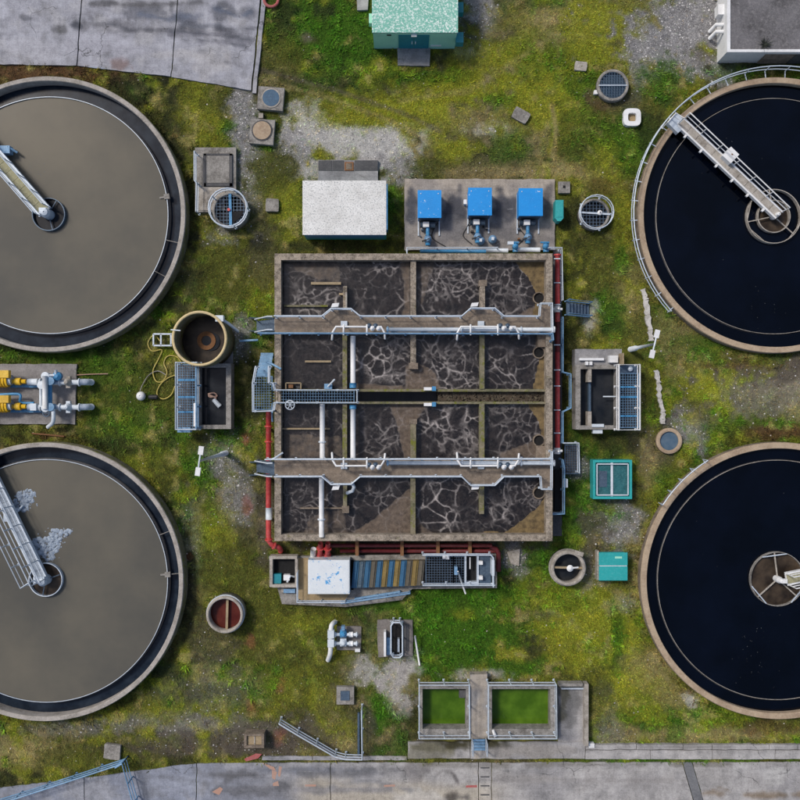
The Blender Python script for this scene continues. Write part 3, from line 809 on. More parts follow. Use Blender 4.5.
def bridge(parent, a, b_, width, z, deckmat, steel, rails=(1, 1), h=1.05, name='bridge', beam=None):
    """footbridge between world xy points a and b: planks, beams, handrails"""
    a = Vector((*a, 0)); b_ = Vector((*b_, 0))
    d = (b_ - a).normalized(); n = Vector((-d.y, d.x, 0))
    L = (b_ - a).length
    mb = MB()
    for s in (-1, 1):
        p = a + n * s * (width / 2 + .05); q = b_ + n * s * (width / 2 + .05)
        mb.bar((p.x, p.y, z - .11), (q.x, q.y, z - .11), .10, .30)
    k = 0.0
    while k < L:
        p = a + d * k
        mb.bar((p.x - n.x * width / 2, p.y - n.y * width / 2, z - .16), (p.x + n.x * width / 2, p.y + n.y * width / 2, z - .16), .06, .12)
        k += 1.5
    br = mb.build(name, beam or steel, parent)
    npl = max(1, int(L / .62)); pl = L / npl
    for i in range(npl):
        p = a + d * (i * pl + .006); q = a + d * ((i + 1) * pl - .012)
        mb = MB(); mb.bar((p.x, p.y, z), (q.x, q.y, z), width - .02, .05)
        mb.build('plank', deckmat, br)
    for s, on in zip((-1, 1), rails):
        if on:
            p = a + n * s * (width / 2 + .06); q = b_ + n * s * (width / 2 + .06)
            railing(parent, [(p.x, p.y), (q.x, q.y)], z, h, steel, .036, (.5,), 1.25, world_pts=True)
    return br


def settling_tank(label, cx, cy, R, zr, Rw, zweir, zw, rim, rimw, water, lw, lwater, group):
    ww_ = .042 if lw else .03; lt = .12 if lw else .16
    t = thing('settling_tank', label, 'settling tank', cx, cy, group)
    k = kz(zr)
    x, y, _ = W(cx, cy, zr)
    t.location = (x, y, 0)
    Ro = R * k; rw = Rw * kz(zweir)
    MB().lathe(x, y, [(Ro, -.2), (Ro, zr - .05), (Ro - .03, zr), (Ro - rimw + .03, zr), (Ro - rimw, zr - .04), (Ro - rimw, -.1)], 160).build('wall', rim, t)
    MB().lathe(x, y, [(Ro + .02, -.2), (Ro + .02, zr - .12), (Ro - .01, zr - .10), (Ro - .01, -.2)], 160).build('outer_skirt', M['conc_moss'] if lw else M['conc_brown'], t)
    MB().lathe(x, y, [(rw + .11, -.1), (rw + .11, zweir - lt), (rw + ww_, zweir - lt), (rw + ww_, zweir - .03), (rw, zweir - .03), (rw, -.1)], 160).build('launder_wall', M['conc_dark'], t, True)
    wr = MB().lathe(x, y, [(rw + ww_ - .004, zweir - .03), (rw + ww_ - .004, zweir), (rw + .004, zweir), (rw + .004, zweir - .03)], 160).build('weir', M['steel'] if lw else M['conc_light'], t)
    MB().disc(x, y, rw + .02, zw, 128).build('water', water, t)
    MB().lathe(x, y, [(rw + .09, lwater), (Ro - rimw + .02, lwater)], 128, False).build('launder_water', M['w_launder'] if lw else water, t)
    return t, x, y, Ro, rw


TL, tlx, tly, tlR, tlw = settling_tank('large round tank of murky grey water below the concrete yard, small scum by its bridge', 47.5, 214, 138, 1.0, 118, .68, .60, M['rim_grey'], .28, M['w_murky'], True, .22, 'round settling tanks')
BLt, blx, bly, blR, blw = settling_tank('large round tank of murky grey water with white foam clumps beside its bridge', 44, 582, 139.5, 1.0, 121, .68, .60, M['rim_grey'], .28, M['w_murky'], True, .22, 'round settling tanks')
TR, trx, try_, trR, trw = settling_tank('large round tank of black water with a long white bridge and tubular guard rail', 776, 215, 138, .60, 117.5, .30, .24, M['rim_tan'], .36, M['w_navy'], False, .22, 'round settling tanks')
BR, brx, bry, brR, brw = settling_tank('large round tank of black water with one brown scum filled well', 779.5, 581, 138.5, .60, 119.5, .30, .24, M['rim_tan'], .36, M['w_navy'], False, .22, 'round settling tanks')

# launder brackets and scum boxes of the two grey tanks
for t, x, y, Ro, rw, angs in ((TL, tlx, tly, tlR, tlw, (-12, -28)), (BLt, blx, bly, blR, blw, (22, 3))):
    for a in angs:
        ca, sa = math.cos(R_(a)), math.sin(R_(a))
        MB().bar((x + (rw + .05) * ca, y + (rw + .05) * sa, .62), (x + (Ro - .3) * ca, y + (Ro - .3) * sa, .5), .04, .05).build('launder_bracket', M['conc'], t)
for t, x, y, rw, a in ((TL, tlx, tly, tlw, 9), (BLt, blx, bly, blw, 3)):
    ca, sa = math.cos(R_(a)), math.sin(R_(a))
    mb = MB(); mb.bar((x + (rw - .12) * ca, y + (rw - .12) * sa, .66), (x + (rw + .2) * ca, y + (rw + .2) * sa, .66), .30, .16)
    mb.bar((x + (rw - .4) * ca, y + (rw - .4) * sa, .64), (x + (rw - .1) * ca, y + (rw - .1) * sa, .64), .1, .06)
    mb.build('scum_outlet', M['conc'], t)


def feed_well(t, x, y, r, z, zw, mat, wmat, n=48, thick=.05, name='feed_well'):
    w = MB().lathe(x, y, [(r, z - .6), (r, z), (r - thick, z), (r - thick, z - .6)], n).build(name, mat, t)
    if wmat: MB().disc(x, y, r - thick + .01, zw + .006, 40).build('well_water', wmat, t)
    return w


# ---- upper left tank: bridge to the hub
hx, hy, _ = W(48, 214, .9)
d = Vector((40, -46)).normalized()
feed_well(TL, hx, hy, .98, .85, .60, M['steel_dark'], M['w_dark'])
bridge(TL, (hx - d.x * 8.25, hy - d.y * 8.25), (hx - d.x * .1, hy - d.y * .1), .62, 1.25, M['wood_yellow'], M['steel'])
mb = MB(); mb.lathe(hx, hy, [(.30, .5), (.30, 1.3), (.2, 1.5), (.05, 1.55)], 16); mb.wbox(hx - .3, hy - .1, hx + .1, hy + .25, 1.28, 1.5)
mb.build('drive_hub', M['steel'], TL)
for a in (60, 170, 285):
    MB().bar((hx, hy, .82), (hx + .95 * math.cos(R_(a)), hy + .95 * math.sin(R_(a)), .82), .05, .05).build('spoke', M['steel_dark'], TL)
q = W(4, 150, 1.2)
mb = MB(); mb.wbox(q[0] - .35, q[1] - .2, q[0] + .35, q[1] + .25, .75, 1.25); mb.tube([(q[0] + .2, q[1] + .2, 1.2), (q[0] + .7, q[1] - .1, 1.0)], .07)
mb.build('scum_skimmer', M['steel_blue'], TL)

# ---- lower left tank
hx, hy, _ = W(45, 580, .9)
d = Vector((37, -76)).normalized()
nl = Vector((d.y, -d.x)) * -1
railing(BLt, [(hx - d.x * 8 - .85 * abs(d.y), hy - d.y * 8 - .85 * abs(d.x)), (hx - d.x * .2 - .85 * abs(d.y), hy - d.y * .2 - .85 * abs(d.x)), (hx - d.x * .0 - .4, hy + .1)], 1.25, 1.05, M['steel'], .036, (.5,), 1.25, world_pts=True)
feed_well(BLt, hx, hy, 1.0, .85, .60, M['steel'], M['w_brown'])
M['deck_steel'] = weathered('pale_deck_steel', (.34, .39, .45), (.13, .16, .2), (.6, .65, .7), .6, .1, amt=.7)
bridge(BLt, (hx - d.x * 8.3, hy - d.y * 8.3), (hx - d.x * .05, hy - d.y * .05), .46, 1.25, M['deck_steel'], M['steel'])
mb = MB(); mb.lathe(hx, hy, [(.30, .5), (.30, 1.3), (.2, 1.5), (.05, 1.55)], 16); mb.wbox(hx - .45, hy - .1, hx + .2, hy + .3, 1.28, 1.5)
mb.build('drive_hub', M['steel'], BLt)
for a in (20, 140, 260):
    MB().bar((hx, hy, .82), (hx + .97 * math.cos(R_(a)), hy + .97 * math.sin(R_(a)), .82), .05, .05).build('spoke', M['steel_dark'], BLt)
q = W(8, 513, 1.0)
mb = MB(); mb.wbox(q[0] - .25, q[1] - .5, q[0] + .35, q[1] + .1, .7, 1.05); mb.tube([(q[0] - .2, q[1] + .3, 1.4), (q[0] + .5, q[1] + .2, .8)], .05)
mb.tube([(q[0] + .2, q[1] - .3, 1.0), (q[0] + .75, q[1] + .4, .72)], .06)
mb.build('scum_skimmer', M['steel'], BLt)

# foam rafts: heaped lumps of froth on the water
M['foam'] = weathered('scum_foam', (.34, .41, .50), (.09, .12, .17), (.66, .71, .77), .7, amt=.8, big=3.5, fine=8)


def foam_raft(label, poly, n):
    k = kz(.65)
    xs = [p[0] for p in poly]; ys = [p[1] for p in poly]
    mb = MB()
    cnt = 0
    rr = random.Random(len(label))
    while cnt < n:
        px = rr.uniform(min(xs), max(xs)); py = rr.uniform(min(ys), max(ys))
        ins = False; j = len(poly) - 1
        for i in range(len(poly)):
            xi, yi = poly[i]; xj, yj = poly[j]
            if (yi > py) != (yj > py) and px < (xj - xi) * (py - yi) / (yj - yi + 1e-9) + xi: ins = not ins
            j = i
        if not ins: continue
        cnt += 1
        far = rr.random() < .3
        if far: px += rr.gauss(0, 2.6); py += rr.gauss(0, 2.6)
        x, y, _ = W(px, py, .65)
        r = rr.uniform(.02, .05) if far else rr.uniform(.03, .13) * (1.2 if rr.random() < .2 else .8); hh = r * rr.uniform(.12, .45)
        vs = []; fs = []
        nn = 7
        for lv, (rf, zf) in enumerate(((1, 0), (.85, .55), (.45, .92))):
            for i in range(nn):
                a = 2 * PI * i / nn + lv * .4
                q = r * rf * rr.uniform(.75, 1.2)
                vs.append((x + q * math.cos(a), y + q * math.sin(a), .601 + hh * zf * rr.uniform(.8, 1.1)))
        vs.append((x, y, .601 + hh))
        for lv in range(2):
            for i in range(nn):
                j = (i + 1) % nn
                fs.append((lv * nn + i, lv * nn + j, lv * nn + nn + j, lv * nn + nn + i))
        for i in range(nn): fs.append((2 * nn + i, 2 * nn + (i + 1) % nn, 3 * nn))
        mb.add(vs, fs)
    o = mb.build('scum_foam', M['foam'], None, True)
    o['kind'] = 'stuff'
    return tag(o, label, 'foam')


foam_raft('compact oval clump of white foam beside the tank bridge near the frame edge', [(14, 497), (20, 491), (30, 490), (35, 494), (33, 503), (26, 511), (18, 512), (14, 506)], 260)
foam_raft('ragged fan of bluish white foam drifting off the round feed well', [(31, 541), (38, 538), (46, 538), (52, 529), (59, 529), (64, 531), (71, 530), (69, 535), (62, 541), (58, 549), (54, 558), (44, 561), (38, 553), (31, 548)], 480)

# ---- upper right tank
hx, hy, _ = W(774.5, 216, .6)
a = W(681, 122, 1.0); b_ = W(779, 215, 1.0)
bridge(TR, a[:2], b_[:2], .44, 1.0, M['conc_light'], M['white'], rails=(0, 1), h=1.05, beam=M['white'])
for i in range(6):
    f = (i + .6) / 6.3
    x = a[0] + (b_[0] - a[0]) * f; y = a[1] + (b_[1] - a[1]) * f
    n_ = Vector((b_[0] - a[0], b_[1] - a[1])).normalized(); nx_, ny_ = n_.y, -n_.x
    MB().bar((x - nx_ * .3, y - ny_ * .3, .92), (x - nx_ * -.52, y - ny_ * -.52, .92), .12, .14).build('outrigger', M['white'], TR)
feed_well(TR, hx, hy, 1.62, .55, .24, M['conc_light'], None, thick=.045)
feed_well(TR, hx, hy, .98, .55, .24, M['conc_light'], M['w_brown'], thick=.05, name='inner_well')
for a_ in (100, 192, 318):
    MB().bar((hx + .2 * math.cos(R_(a_)), hy + .2 * math.sin(R_(a_)), .5), (hx + 1.6 * math.cos(R_(a_)), hy + 1.6 * math.sin(R_(a_)), .5), .06, .06).build('spoke', M['conc_light'], TR)
for a_ in (150, 192 + 20, 305):
    x0, y0 = hx + 1.58 * math.cos(R_(a_)), hy + 1.58 * math.sin(R_(a_)); x1, y1 = hx + 1.58 * math.cos(R_(a_ + 35)), hy + 1.58 * math.sin(R_(a_ + 35))
    MB().bar((x0, y0, .52), (x1, y1, .52), .05, .05).build('chord_brace', M['conc_light'], TR)
MB().lathe(hx, hy, [(.16, .2), (.16, .9), (.1, 1.25), (.02, 1.28)], 12).build('drive_hub', M['white'], TR)
q = W(731, 155, 1.5)
mb = MB()
dx, dy = Vector((.72, -.69)).normalized(); ux, uy = .69, .72
P = [(q[0] + dx * i * .33 + ux * j * .36, q[1] + dy * i * .33 + uy * j * .36) for i, j in ((-1, -1), (1, -1), (1, 1), (-1, 1))]
mb.wprism(P, .85, 1.5); mb.build('control_box', M['white'], TR)
mb = MB(); mb.lathe(q[0] + .08, q[1] + .05, [(.06, 1.5), (.06, 1.52), (.0, 1.52)], 10); mb.build('box_latch', M['rust'], TR)
mb = MB(); e0 = W(671, 116, 1.0); e1 = W(683, 128, 1.0)
mb.wprism([W(*p, .98)[:2] for p in ((667, 122), (677, 113), (688, 124), (678, 133))], .55, .98); mb.build('landing', M['steel'], TR)
railing(TR, [(668, 122), (676, 113), (684, 118)], .98, 1.05, M['white'], .034, (.5,), .7)
# guard rail on outriggers round the west side of the tank
pts = ringpath(trx, try_, trR + .42, 1.25, R_(62), R_(222), 40)
mb = MB(); mb.tube(pts, .036, 8); gr = mb.build('guard_rail', M['steel'], TR)
mb = MB(); mb.tube([(p[0], p[1], .75) for p in pts], .03, 6); mb.build('guard_rail', M['steel'], TR)
for i in range(0, 41, 2):
    px_, py_, _ = pts[i]
    ca, sa = (px_ - trx) / (trR + .42), (py_ - try_) / (trR + .42)
    mb = MB(); mb.tube([(px_, py_, .45), (px_, py_, 1.24)], .03, 6); mb.bar((px_, py_, .46), (trx + (trR - .1) * ca, try_ + (trR - .1) * sa, .5), .05, .05)
    mb.build('post', M['steel'], gr)
# ---- lower right tank
hx, hy, _ = W(778.5, 579.5, .6)
feed_well(BR, hx, hy, 1.62, .50, .24, M['conc'], M['w_brown'], thick=.04)
a = (hx + .35, hy + .1); b_ = (hx + 8.4, hy + 1.75)
bridge(BR, a, b_, .55, 1.0, M['wood_yellow'], M['white'], rails=(1, 1), beam=M['white'])
for a_ in (97, 222, 318):
    MB().bar((hx, hy, .46), (hx + 1.6 * math.cos(R_(a_)), hy + 1.6 * math.sin(R_(a_)), .46), .07, .07).build('spoke', M['conc_light'], BR)
for a_, b2 in ((70, 125), (195, 245), (300, 340)):
    x0, y0 = hx + 1.6 * math.cos(R_(a_)), hy + 1.6 * math.sin(R_(a_)); x1, y1 = hx + 1.6 * math.cos(R_(b2)), hy + 1.6 * math.sin(R_(b2))
    MB().bar((x0, y0, .48), (x1, y1, .48), .06, .06).build('chord_brace', M['steel'], BR)
mb = MB(); mb.lathe(hx, hy, [(.2, .2), (.2, .8), (.13, 1.1), (.02, 1.12)], 12); mb.wbox(hx, hy - .12, hx + .3, hy + .12, .9, 1.15); mb.build('drive_hub', M['white'], BR)
gp = ringpath(brx, bry, brR + .28, 1.35, R_(122), R_(147), 8)
mb = MB(); mb.tube(gp, .035, 8); gr = mb.build('guard_rail', M['steel'], BR)
for i in range(0, 9, 2):
    px_, py_, _ = gp[i]
    ca, sa = (px_ - brx) / (brR + .28), (py_ - bry) / (brR + .28)
    mb = MB(); mb.tube([(px_, py_, .45), (px_, py_, 1.33)], .03, 6); mb.bar((px_, py_, .46), (brx + (brR - .1) * ca, bry + (brR - .1) * sa, .5), .05, .05)
    mb.build('post', M['steel'], gr)

# flecks of scum and leaf litter drifting on the four tanks
M['fleck'] = weathered('floating_flecks', (.10, .11, .11), (.03, .035, .04), (.22, .23, .23), .7, bmp=0)


def flecks(t, x, y, rw, z, n, spots, seed, size):
    rr = random.Random(seed); mb = MB()
    for i in range(n):
        if spots and rr.random() < .7:
            sx, sy, sr = rr.choice(spots); c = W(sx, sy, z); a_ = rr.uniform(0, 2 * PI); q = sr * S * math.sqrt(rr.random()); fx, fy = c[0] + q * math.cos(a_), c[1] + q * math.sin(a_)
        else:
            a_ = rr.uniform(0, 2 * PI); q = rw * .97 * math.sqrt(rr.random()); fx, fy = x + q * math.cos(a_), y + q * math.sin(a_)
        if math.hypot(fx - x, fy - y) > rw - .05: continue
        r = rr.uniform(.3, 1) ** 2 * size; a0 = rr.uniform(0, 6)
        mb.add([(fx + r * rr.uniform(.6, 1.2) * math.cos(a0 + k * 1.26), fy + r * rr.uniform(.5, 1.1) * math.sin(a0 + k * 1.26), z + .004) for k in range(5)], [(0, 1, 2, 3, 4)])
    mb.build('floating_flecks', M['fleck'], t, kind='stuff')


flecks(TR, trx, try_, trw, .24, 45, [(765, 310, 26), (720, 160, 25)], 1, .024)
flecks(BR, brx, bry, brw, .24, 80, [(765, 660, 30), (745, 670, 25), (755, 640, 16)], 2, .026)
flecks(TL, tlx, tly, tlw, .60, 50, [(40, 170, 12)], 3, .035)
flecks(BLt, blx, bly, blw, .60, 60, [(110, 500, 10), (140, 570, 10), (60, 560, 14)], 4, .035)

# ------------------------------------------------------------------ aeration basin
ZB = 2.0; ZWAT = 1.30
BAS = thing('aeration_basin', 'large rectangular concrete basin of foaming brown water crossed by two railed walkways', 'basin', 413, 397)


def bwall(name, x0, y0, x1, y1, mat, z1=ZB, z0=-.1, parent=BAS):
    return MB().box(x0, y0, x1, y1, z0, z1).build(name, mat, parent)


bwall('outer_wall', 274.5, 253.5, 552.5, 260, M['conc_wall'])
bwall('outer_wall', 274.5, 534.5, 552.5, 541, M['conc_wall'])
bwall('outer_wall', 274.5, 260.05, 281, 534.45, M['conc_wall'])
bwall('outer_wall', 546, 260.05, 552.5, 534.45, M['conc_wall'])
zd = 1.82
for x0, y0, x1, y1, mt in ((410.5, 260.4, 416, 317, 'conc_wall'), (343, 286, 347, 317, 'conc_wall'), (480, 282, 485, 317, 'conc_wall'),
                           (342.5, 335, 347, 389, 'conc_moss'), (410.5, 335, 416, 366, 'conc_wall'), (480, 335, 484.5, 389, 'conc_moss'),
                           (342.5, 404, 347, 459, 'conc_moss'), (410.5, 421, 416, 459, 'conc_moss'), (479.5, 404, 484.5, 459, 'conc_moss'),
                           (343, 477, 347, 511, 'conc_moss'), (410.5, 477, 415.5, 534, 'conc_moss'), (479.5, 477, 484, 514, 'conc_moss')):
    bwall('dividing_wall', x0, y0, x1, y1, M[mt], zd)
for x0, y0, x1, y1 in ((409, 363, 418, 369), (342, 506, 349, 513), (409.5, 419, 417, 424), (479, 280, 487, 286)):
    bwall('wall_pier', x0, y0, x1, y1, M['conc_brown'], zd + .03, ZWAT - .4)
bwall('channel_wall', 281.3, 389, 545.8, 391.6, M['conc_moss'], 1.74)
bwall('channel_wall', 281.3, 401.6, 545.8, 404, M['conc_moss'], 1.74)
MB().box(281.5, 391.8, 442, 401.4, .2, .4).build('channel_water', M['w_dark'], BAS)
# clogged end of the channel: rubble and moss
mb = MB(); rr = random.Random(3)
for i in range(170):
    px_ = rr.uniform(438, 545); py_ = rr.uniform(392, 401.4)
    x, y, _ = W(px_, py_, 1.6); r = rr.uniform(.03, .11)
    zt = 1.36 + rr.uniform(0, .1)
    n_ = 6
    vs = [(x + r * rr.uniform(.7, 1.2) * math.cos(2 * PI * k / n_), y + r * rr.uniform(.7, 1.2) * math.sin(2 * PI * k / n_), zt - .1) for k in range(n_)] + [(x, y, zt + r * .6)]
    mb.add(vs, [(k, (k + 1) % n_, n_) for k in range(n_)])
mb.box(438, 391.8, 545.8, 401.4, .5, 1.34)
M['rubble'] = weathered('mossy_rubble', (.075, .055, .038), (.02, .016, .010), (.30, .26, .20), .95, amt=.95, big=1.5, fine=3, speck=(.16, .17, .03), speck_thr=(.62, .68), speck_scale=3)
mb.build('rubble_fill', M['rubble'], BAS, kind='stuff')

# foam / scum / ochre crust masks of the water cells
FOAM = np.ones((MN, MN)) * .35; SCUM = np.zeros((MN, MN)); OCH = np.zeros((MN, MN))
for cx, cy, rx, ry, s in ((315, 300, 30, 16, .9), (385, 285, 26, 28, .85), (370, 305, 20, 14, .5), (450, 290, 34, 30, .85), (505, 290, 28, 30, .6), (310, 365, 30, 25, .12), (385, 365, 32, 30, .95), (375, 372, 18, 15, 1), (440, 355, 30, 24, .6), (450, 375, 28, 18, .8), (515, 360, 30, 28, .75),
                          (310, 430, 30, 26, .18), (380, 430, 26, 26, .55), (450, 430, 34, 30, 1.0), (515, 425, 28, 26, .7), (310, 500, 28, 20, .65), (370, 505, 30, 26, .5), (450, 505, 34, 30, 1.0), (510, 500, 28, 26, .8)):
    d = np.sqrt(((GX - cx) / rx) ** 2 + ((GY - cy) / ry) ** 2)
    mk = sstep(1.3, .6, d)
    FOAM = FOAM * (1 - mk) + s * mk
for poly, s in (([(288, 261), (342, 261), (342, 284), (315, 280), (296, 272)], .62), ([(398, 261), (411, 261), (411, 317), (401, 317), (404, 290)], .7), ([(416, 261), (436, 261), (428, 290), (420, 317), (416, 317)], .62),
                ([(284, 262), (290, 262), (286, 300), (282, 300)], .3), ([(404, 391), (405, 366), (420, 363), (436, 372), (442, 391)], .9), ([(280, 336), (343, 336), (343, 390), (280, 390)], .25), ([(284, 432), (343, 436), (343, 459), (284, 459)], .62), ([(388, 403), (430, 403), (416, 422), (412, 459), (404, 459), (396, 425)], .85),
                ([(500, 452), (546, 436), (546, 459), (500, 459)], .8), ([(412, 486), (412, 537), (344, 537), (372, 520)], 1.0), ([(298, 537), (310, 516), (344, 506), (350, 537)], .62), ([(416, 512), (424, 526), (442, 537), (416, 537)], .72), ([(525, 309), (546, 300), (546, 317), (512, 317)], .75), ([(355, 382), (405, 386), (405, 391), (355, 391)], .8), ([(536, 336), (546, 336), (546, 360), (536, 356)], .8)):
    SCUM = np.maximum(SCUM, blur(polymask(poly), 2) * s)
for poly, s in (([(514, 261), (546, 261), (546, 318), (532, 318), (537, 296), (530, 280)], 1), ([(540, 355), (546, 350), (546, 391), (532, 391)], .95), ([(526, 403), (546, 403), (546, 440), (543, 440), (538, 420)], .95), ([(546, 490), (546, 537), (498, 537), (512, 528), (532, 512), (540, 505)], 1), ([(484, 530), (500, 532), (500, 537), (484, 537)], .9)):
    OCH = np.maximum(OCH, blur(polymask(poly), 1) * s)
MASK = np.stack([FOAM, SCUM, OCH], -1)


# froth pattern: particles carried outwards by rising plumes gather along the lines where the flows meet
def foam_sim(FH, FW, cell, seed, plumes, swirl, N):
    rng = np.random.default_rng(seed)
    gy, gxx = np.mgrid[0:FH, 0:FW].astype(float)
    pot = np.zeros((FH, FW))
    # rising plumes of several sizes push the froth outwards
    for n, r0, r1, amp in plumes:
        for cx, cy, rr in zip(rng.uniform(0, FW, n), rng.uniform(0, FH, n), rng.uniform(r0, r1, n)):
            s = rr / cell; k = int(3 * s) + 1
            x0, x1 = max(0, int(cx) - k), min(FW, int(cx) + k); y0, y1 = max(0, int(cy) - k), min(FH, int(cy) + k)
            if x1 <= x0 or y1 <= y0: continue
            d2 = (gxx[y0:y1, x0:x1] - cx) ** 2 + (gy[y0:y1, x0:x1] - cy) ** 2
            pot[y0:y1, x0:x1] = np.maximum(pot[y0:y1, x0:x1], amp * rng.uniform(.6, 1.2) * rr / .6 * np.exp(-d2 / (s * s))) 
    pot = blur(pot, 3)
    st = vnoise((FH, FW), .9 / cell, rng) * 1.0 + vnoise((FH, FW), .35 / cell, rng) * .3
    vy = -np.gradient(pot, axis=0) / cell; vx = -np.gradient(pot, axis=1) / cell
    sy, sx = np.gradient(st, axis=0) / cell, np.gradient(st, axis=1) / cell
    vx = vx * 1.0 + sy * swirl; vy = vy * 1.0 - sx * swirl
    px = rng.uniform(0, FW - 1.01, N); py = rng.uniform(0, FH - 1.01, N)
    acc = np.zeros((FH, FW))
    for it in range(17):
        xi = px.astype(int); yi = py.astype(int)
        px = np.clip(px + vx[yi, xi] * .022 / cell * 1.0, 0, FW - 1.01); py = np.clip(py + vy[yi, xi] * .022 / cell, 0, FH - 1.01)
        if it in (5, 8, 12, 16):
            acc += (1, .9, .7, .5)[(5, 8, 12, 16).index(it)] * np.bincount(py.astype(int) * FW + px.astype(int), minlength=FH * FW).reshape(FH, FW)
    d = acc / acc.mean()
    d = blur(d, 1)
    return d


FST = .55
fW, fH = int((549 - 279) / FST) + 3, int((537 - 258) / FST) + 3
fa = foam_sim(fH, fW, .033, 5, ((40, .5, .8, .8), (560, .22, .46, .85), (1800, .09, .19, .6)), .9, 1000000)
fb_ = foam_sim(fH, fW, .033, 9, ((900, .14, .30, .8), (3200, .06, .13, .6)), 1.3, 900000)
ma = .10 + .90 * sstep(.36, .58, fbm((fH, fW), 50, 4, RNG)); mb_ = sstep(.46, .62, fbm((fH, fW), 55, 4, RNG))
FF = np.maximum(np.clip((fa - .75) / 3.6, 0, 1) ** .9 * ma, .55 * np.clip((fb_ - .75) / 3.0, 0, 1) ** .9 * mb_)
FF = np.maximum(FF, .5 * np.clip((blur(fa, 10) - .9) / 2.5, 0, 1) * sstep(.5, .65, fbm((fH, fW), 40, 4, RNG)))
FF = np.clip(FF + .16 * sstep(.5, .75, fbm((fH, fW), 30, 5, RNG)) * sstep(.4, .7, fbm((fH, fW), 5, 3, RNG)), 0, 1)


_wx = (fbm((fH, fW), 60, 2, RNG) - .5) * 26; _wy = (fbm((fH, fW), 60, 2, RNG) - .5) * 26
_yy, _xx = np.mgrid[0:fH, 0:fW]
FF = FF[np.clip((_yy + _wy).astype(int), 0, fH - 1), np.clip((_xx + _wx).astype(int), 0, fW - 1)]


def foam_at(px, py):
    x = np.clip((px - 279) / FST, 0, fW - 1.01); y = np.clip((py - 258) / FST, 0, fH - 1.01)
    xi = x.astype(int); yi = y.astype(int); fx = x - xi; fy = y - yi
    return (FF[yi, xi] * (1 - fx) + FF[yi, xi + 1] * fx) * (1 - fy) + (FF[yi + 1, xi] * (1 - fx) + FF[yi + 1, xi + 1] * fx) * fy


def water_grid(name, x0, y0, x1, y1, z, parent):
    nu = int((x1 - x0) / FST); nv = int((y1 - y0) / FST)
    px, py = np.meshgrid(np.linspace(x0, x1, nu + 1), np.linspace(y0, y1, nv + 1))
    k = kz(z)
    ox, oy, oz = origin(parent)
    V = np.stack([(px - 400) * k - ox, (400 - py) * k - oy, np.full(px.shape, z - oz)], -1).reshape(-1, 3)
    I = np.arange(V.shape[0]).reshape(px.shape)
    F = np.stack([I[:-1, :-1], I[1:, :-1], I[1:, 1:], I[:-1, 1:]], -1).reshape(-1, 4)
    me = bpy.data.meshes.new(name); me.from_pydata(V.tolist(), [], F.tolist())
    mk = sample(MASK, px, py)
    mk[..., 0] *= foam_at(px, py) * (1 - .55 * mk[..., 1])
    setcol(me, mk.reshape(-1, 3).astype(np.float32), 'mask')
    me.materials.append(M['w_aer'])
    o = bpy.data.objects.new(name, me); COL.objects.link(o); o.parent = parent
    return o


for x0, y0, x1, y1 in ((279, 258, 413, 326), (413, 258, 549, 326), (279, 326, 413, 390.5), (413, 326, 549, 390.5), (279, 402.6, 413, 468), (413, 402.6, 549, 468), (279, 468, 413, 537), (413, 468, 549, 537)):
    water_grid('water', x0, y0, x1, y1, ZWAT, BAS)

# walkway decks with bays round the dividing walls
ZD = 2.08
M['deck'] = weathered('worn_walkway_concrete', (.235, .185, .14), (.085, .07, .06), (.38, .32, .26), .9, amt=.7, big=1.3, fine=4)
deckN = MB().prism([(275, 317), (322, 317), (331, 310), (351, 310), (360, 317), (462, 317), (471, 309), (495, 309), (504, 317), (540, 317), (540, 305), (553, 305), (553, 333), (275, 333)], ZD - .22, ZD).build('walkway_deck', M['deck'], BAS)
deckS = MB().prism([(275, 460), (553, 460), (553, 488), (541, 488), (541, 477), (504, 477), (495, 484.5), (471, 484.5), (462, 477), (360, 477), (351, 484), (331, 484), (322, 477), (275, 477)], ZD - .22, ZD).build('walkway_deck', M['deck'], BAS)
railing(BAS, [(274, 315.8), (322, 315.8), (331, 308.5), (351, 308.5), (360, 315.8), (462, 315.8), (471, 308), (495, 308), (504, 315.8), (540, 315.8), (541, 303), (552.5, 303), (553, 332)], ZD, 1.05, M['steel'], .042)
railing(BAS, [(258, 333), (553, 333.5), (553.5, 340)], ZD, 1.05, M['steel_blue'], .042)
railing(BAS, [(265, 459.5), (553, 459)], ZD, 1.05, M['steel'], .042)
railing(BAS, [(274, 476.8), (322, 476.8), (331, 484.5), (351, 484.5), (360, 476.8), (462, 476.8), (471, 485.5), (495, 485.5), (504, 476.8), (541, 476.8), (542, 489.5), (552, 489.5), (552.5, 452)], ZD, 1.05, M['steel'], .042)
# landing stairs at the west ends of the decks
for yc in (324.5, 468.5):
    st = MB()
    for s in (-6.5, 6.5):
        a = W(275, yc + s, ZD); b_ = W(252, yc + s, .1)
        st.bar((a[0], a[1], ZD - .1), (b_[0] - .1, b_[1], .05), .06, .2)
    so = st.build('stair_stringers', M['steel_dark'], BAS)
    for i in range(8):
        f = (i + .5) / 8
        z = ZD - .12 - f * (ZD - .15)
        a = W(275, yc - 6.3, ZD); x = a[0] - f * 1.35
        b_ = W(275, yc + 6.3, ZD)
        MB().wbox(x - .11, a[1], x + .11, b_[1], z - .03, z).build('tread', M['steel_dark'], so)
    for s in (-6.5, 6.5):
        a = W(275, yc + s, ZD); x2 = a[0] - 1.3
        MB().tube([(a[0], a[1], ZD + 1.0), (a[0] - .3, a[1], ZD + 1.0), (x2, a[1], 1.25), (x2, a[1], .0)], .04, 8).build('stair_rail', M['pipe_pale'], BAS)

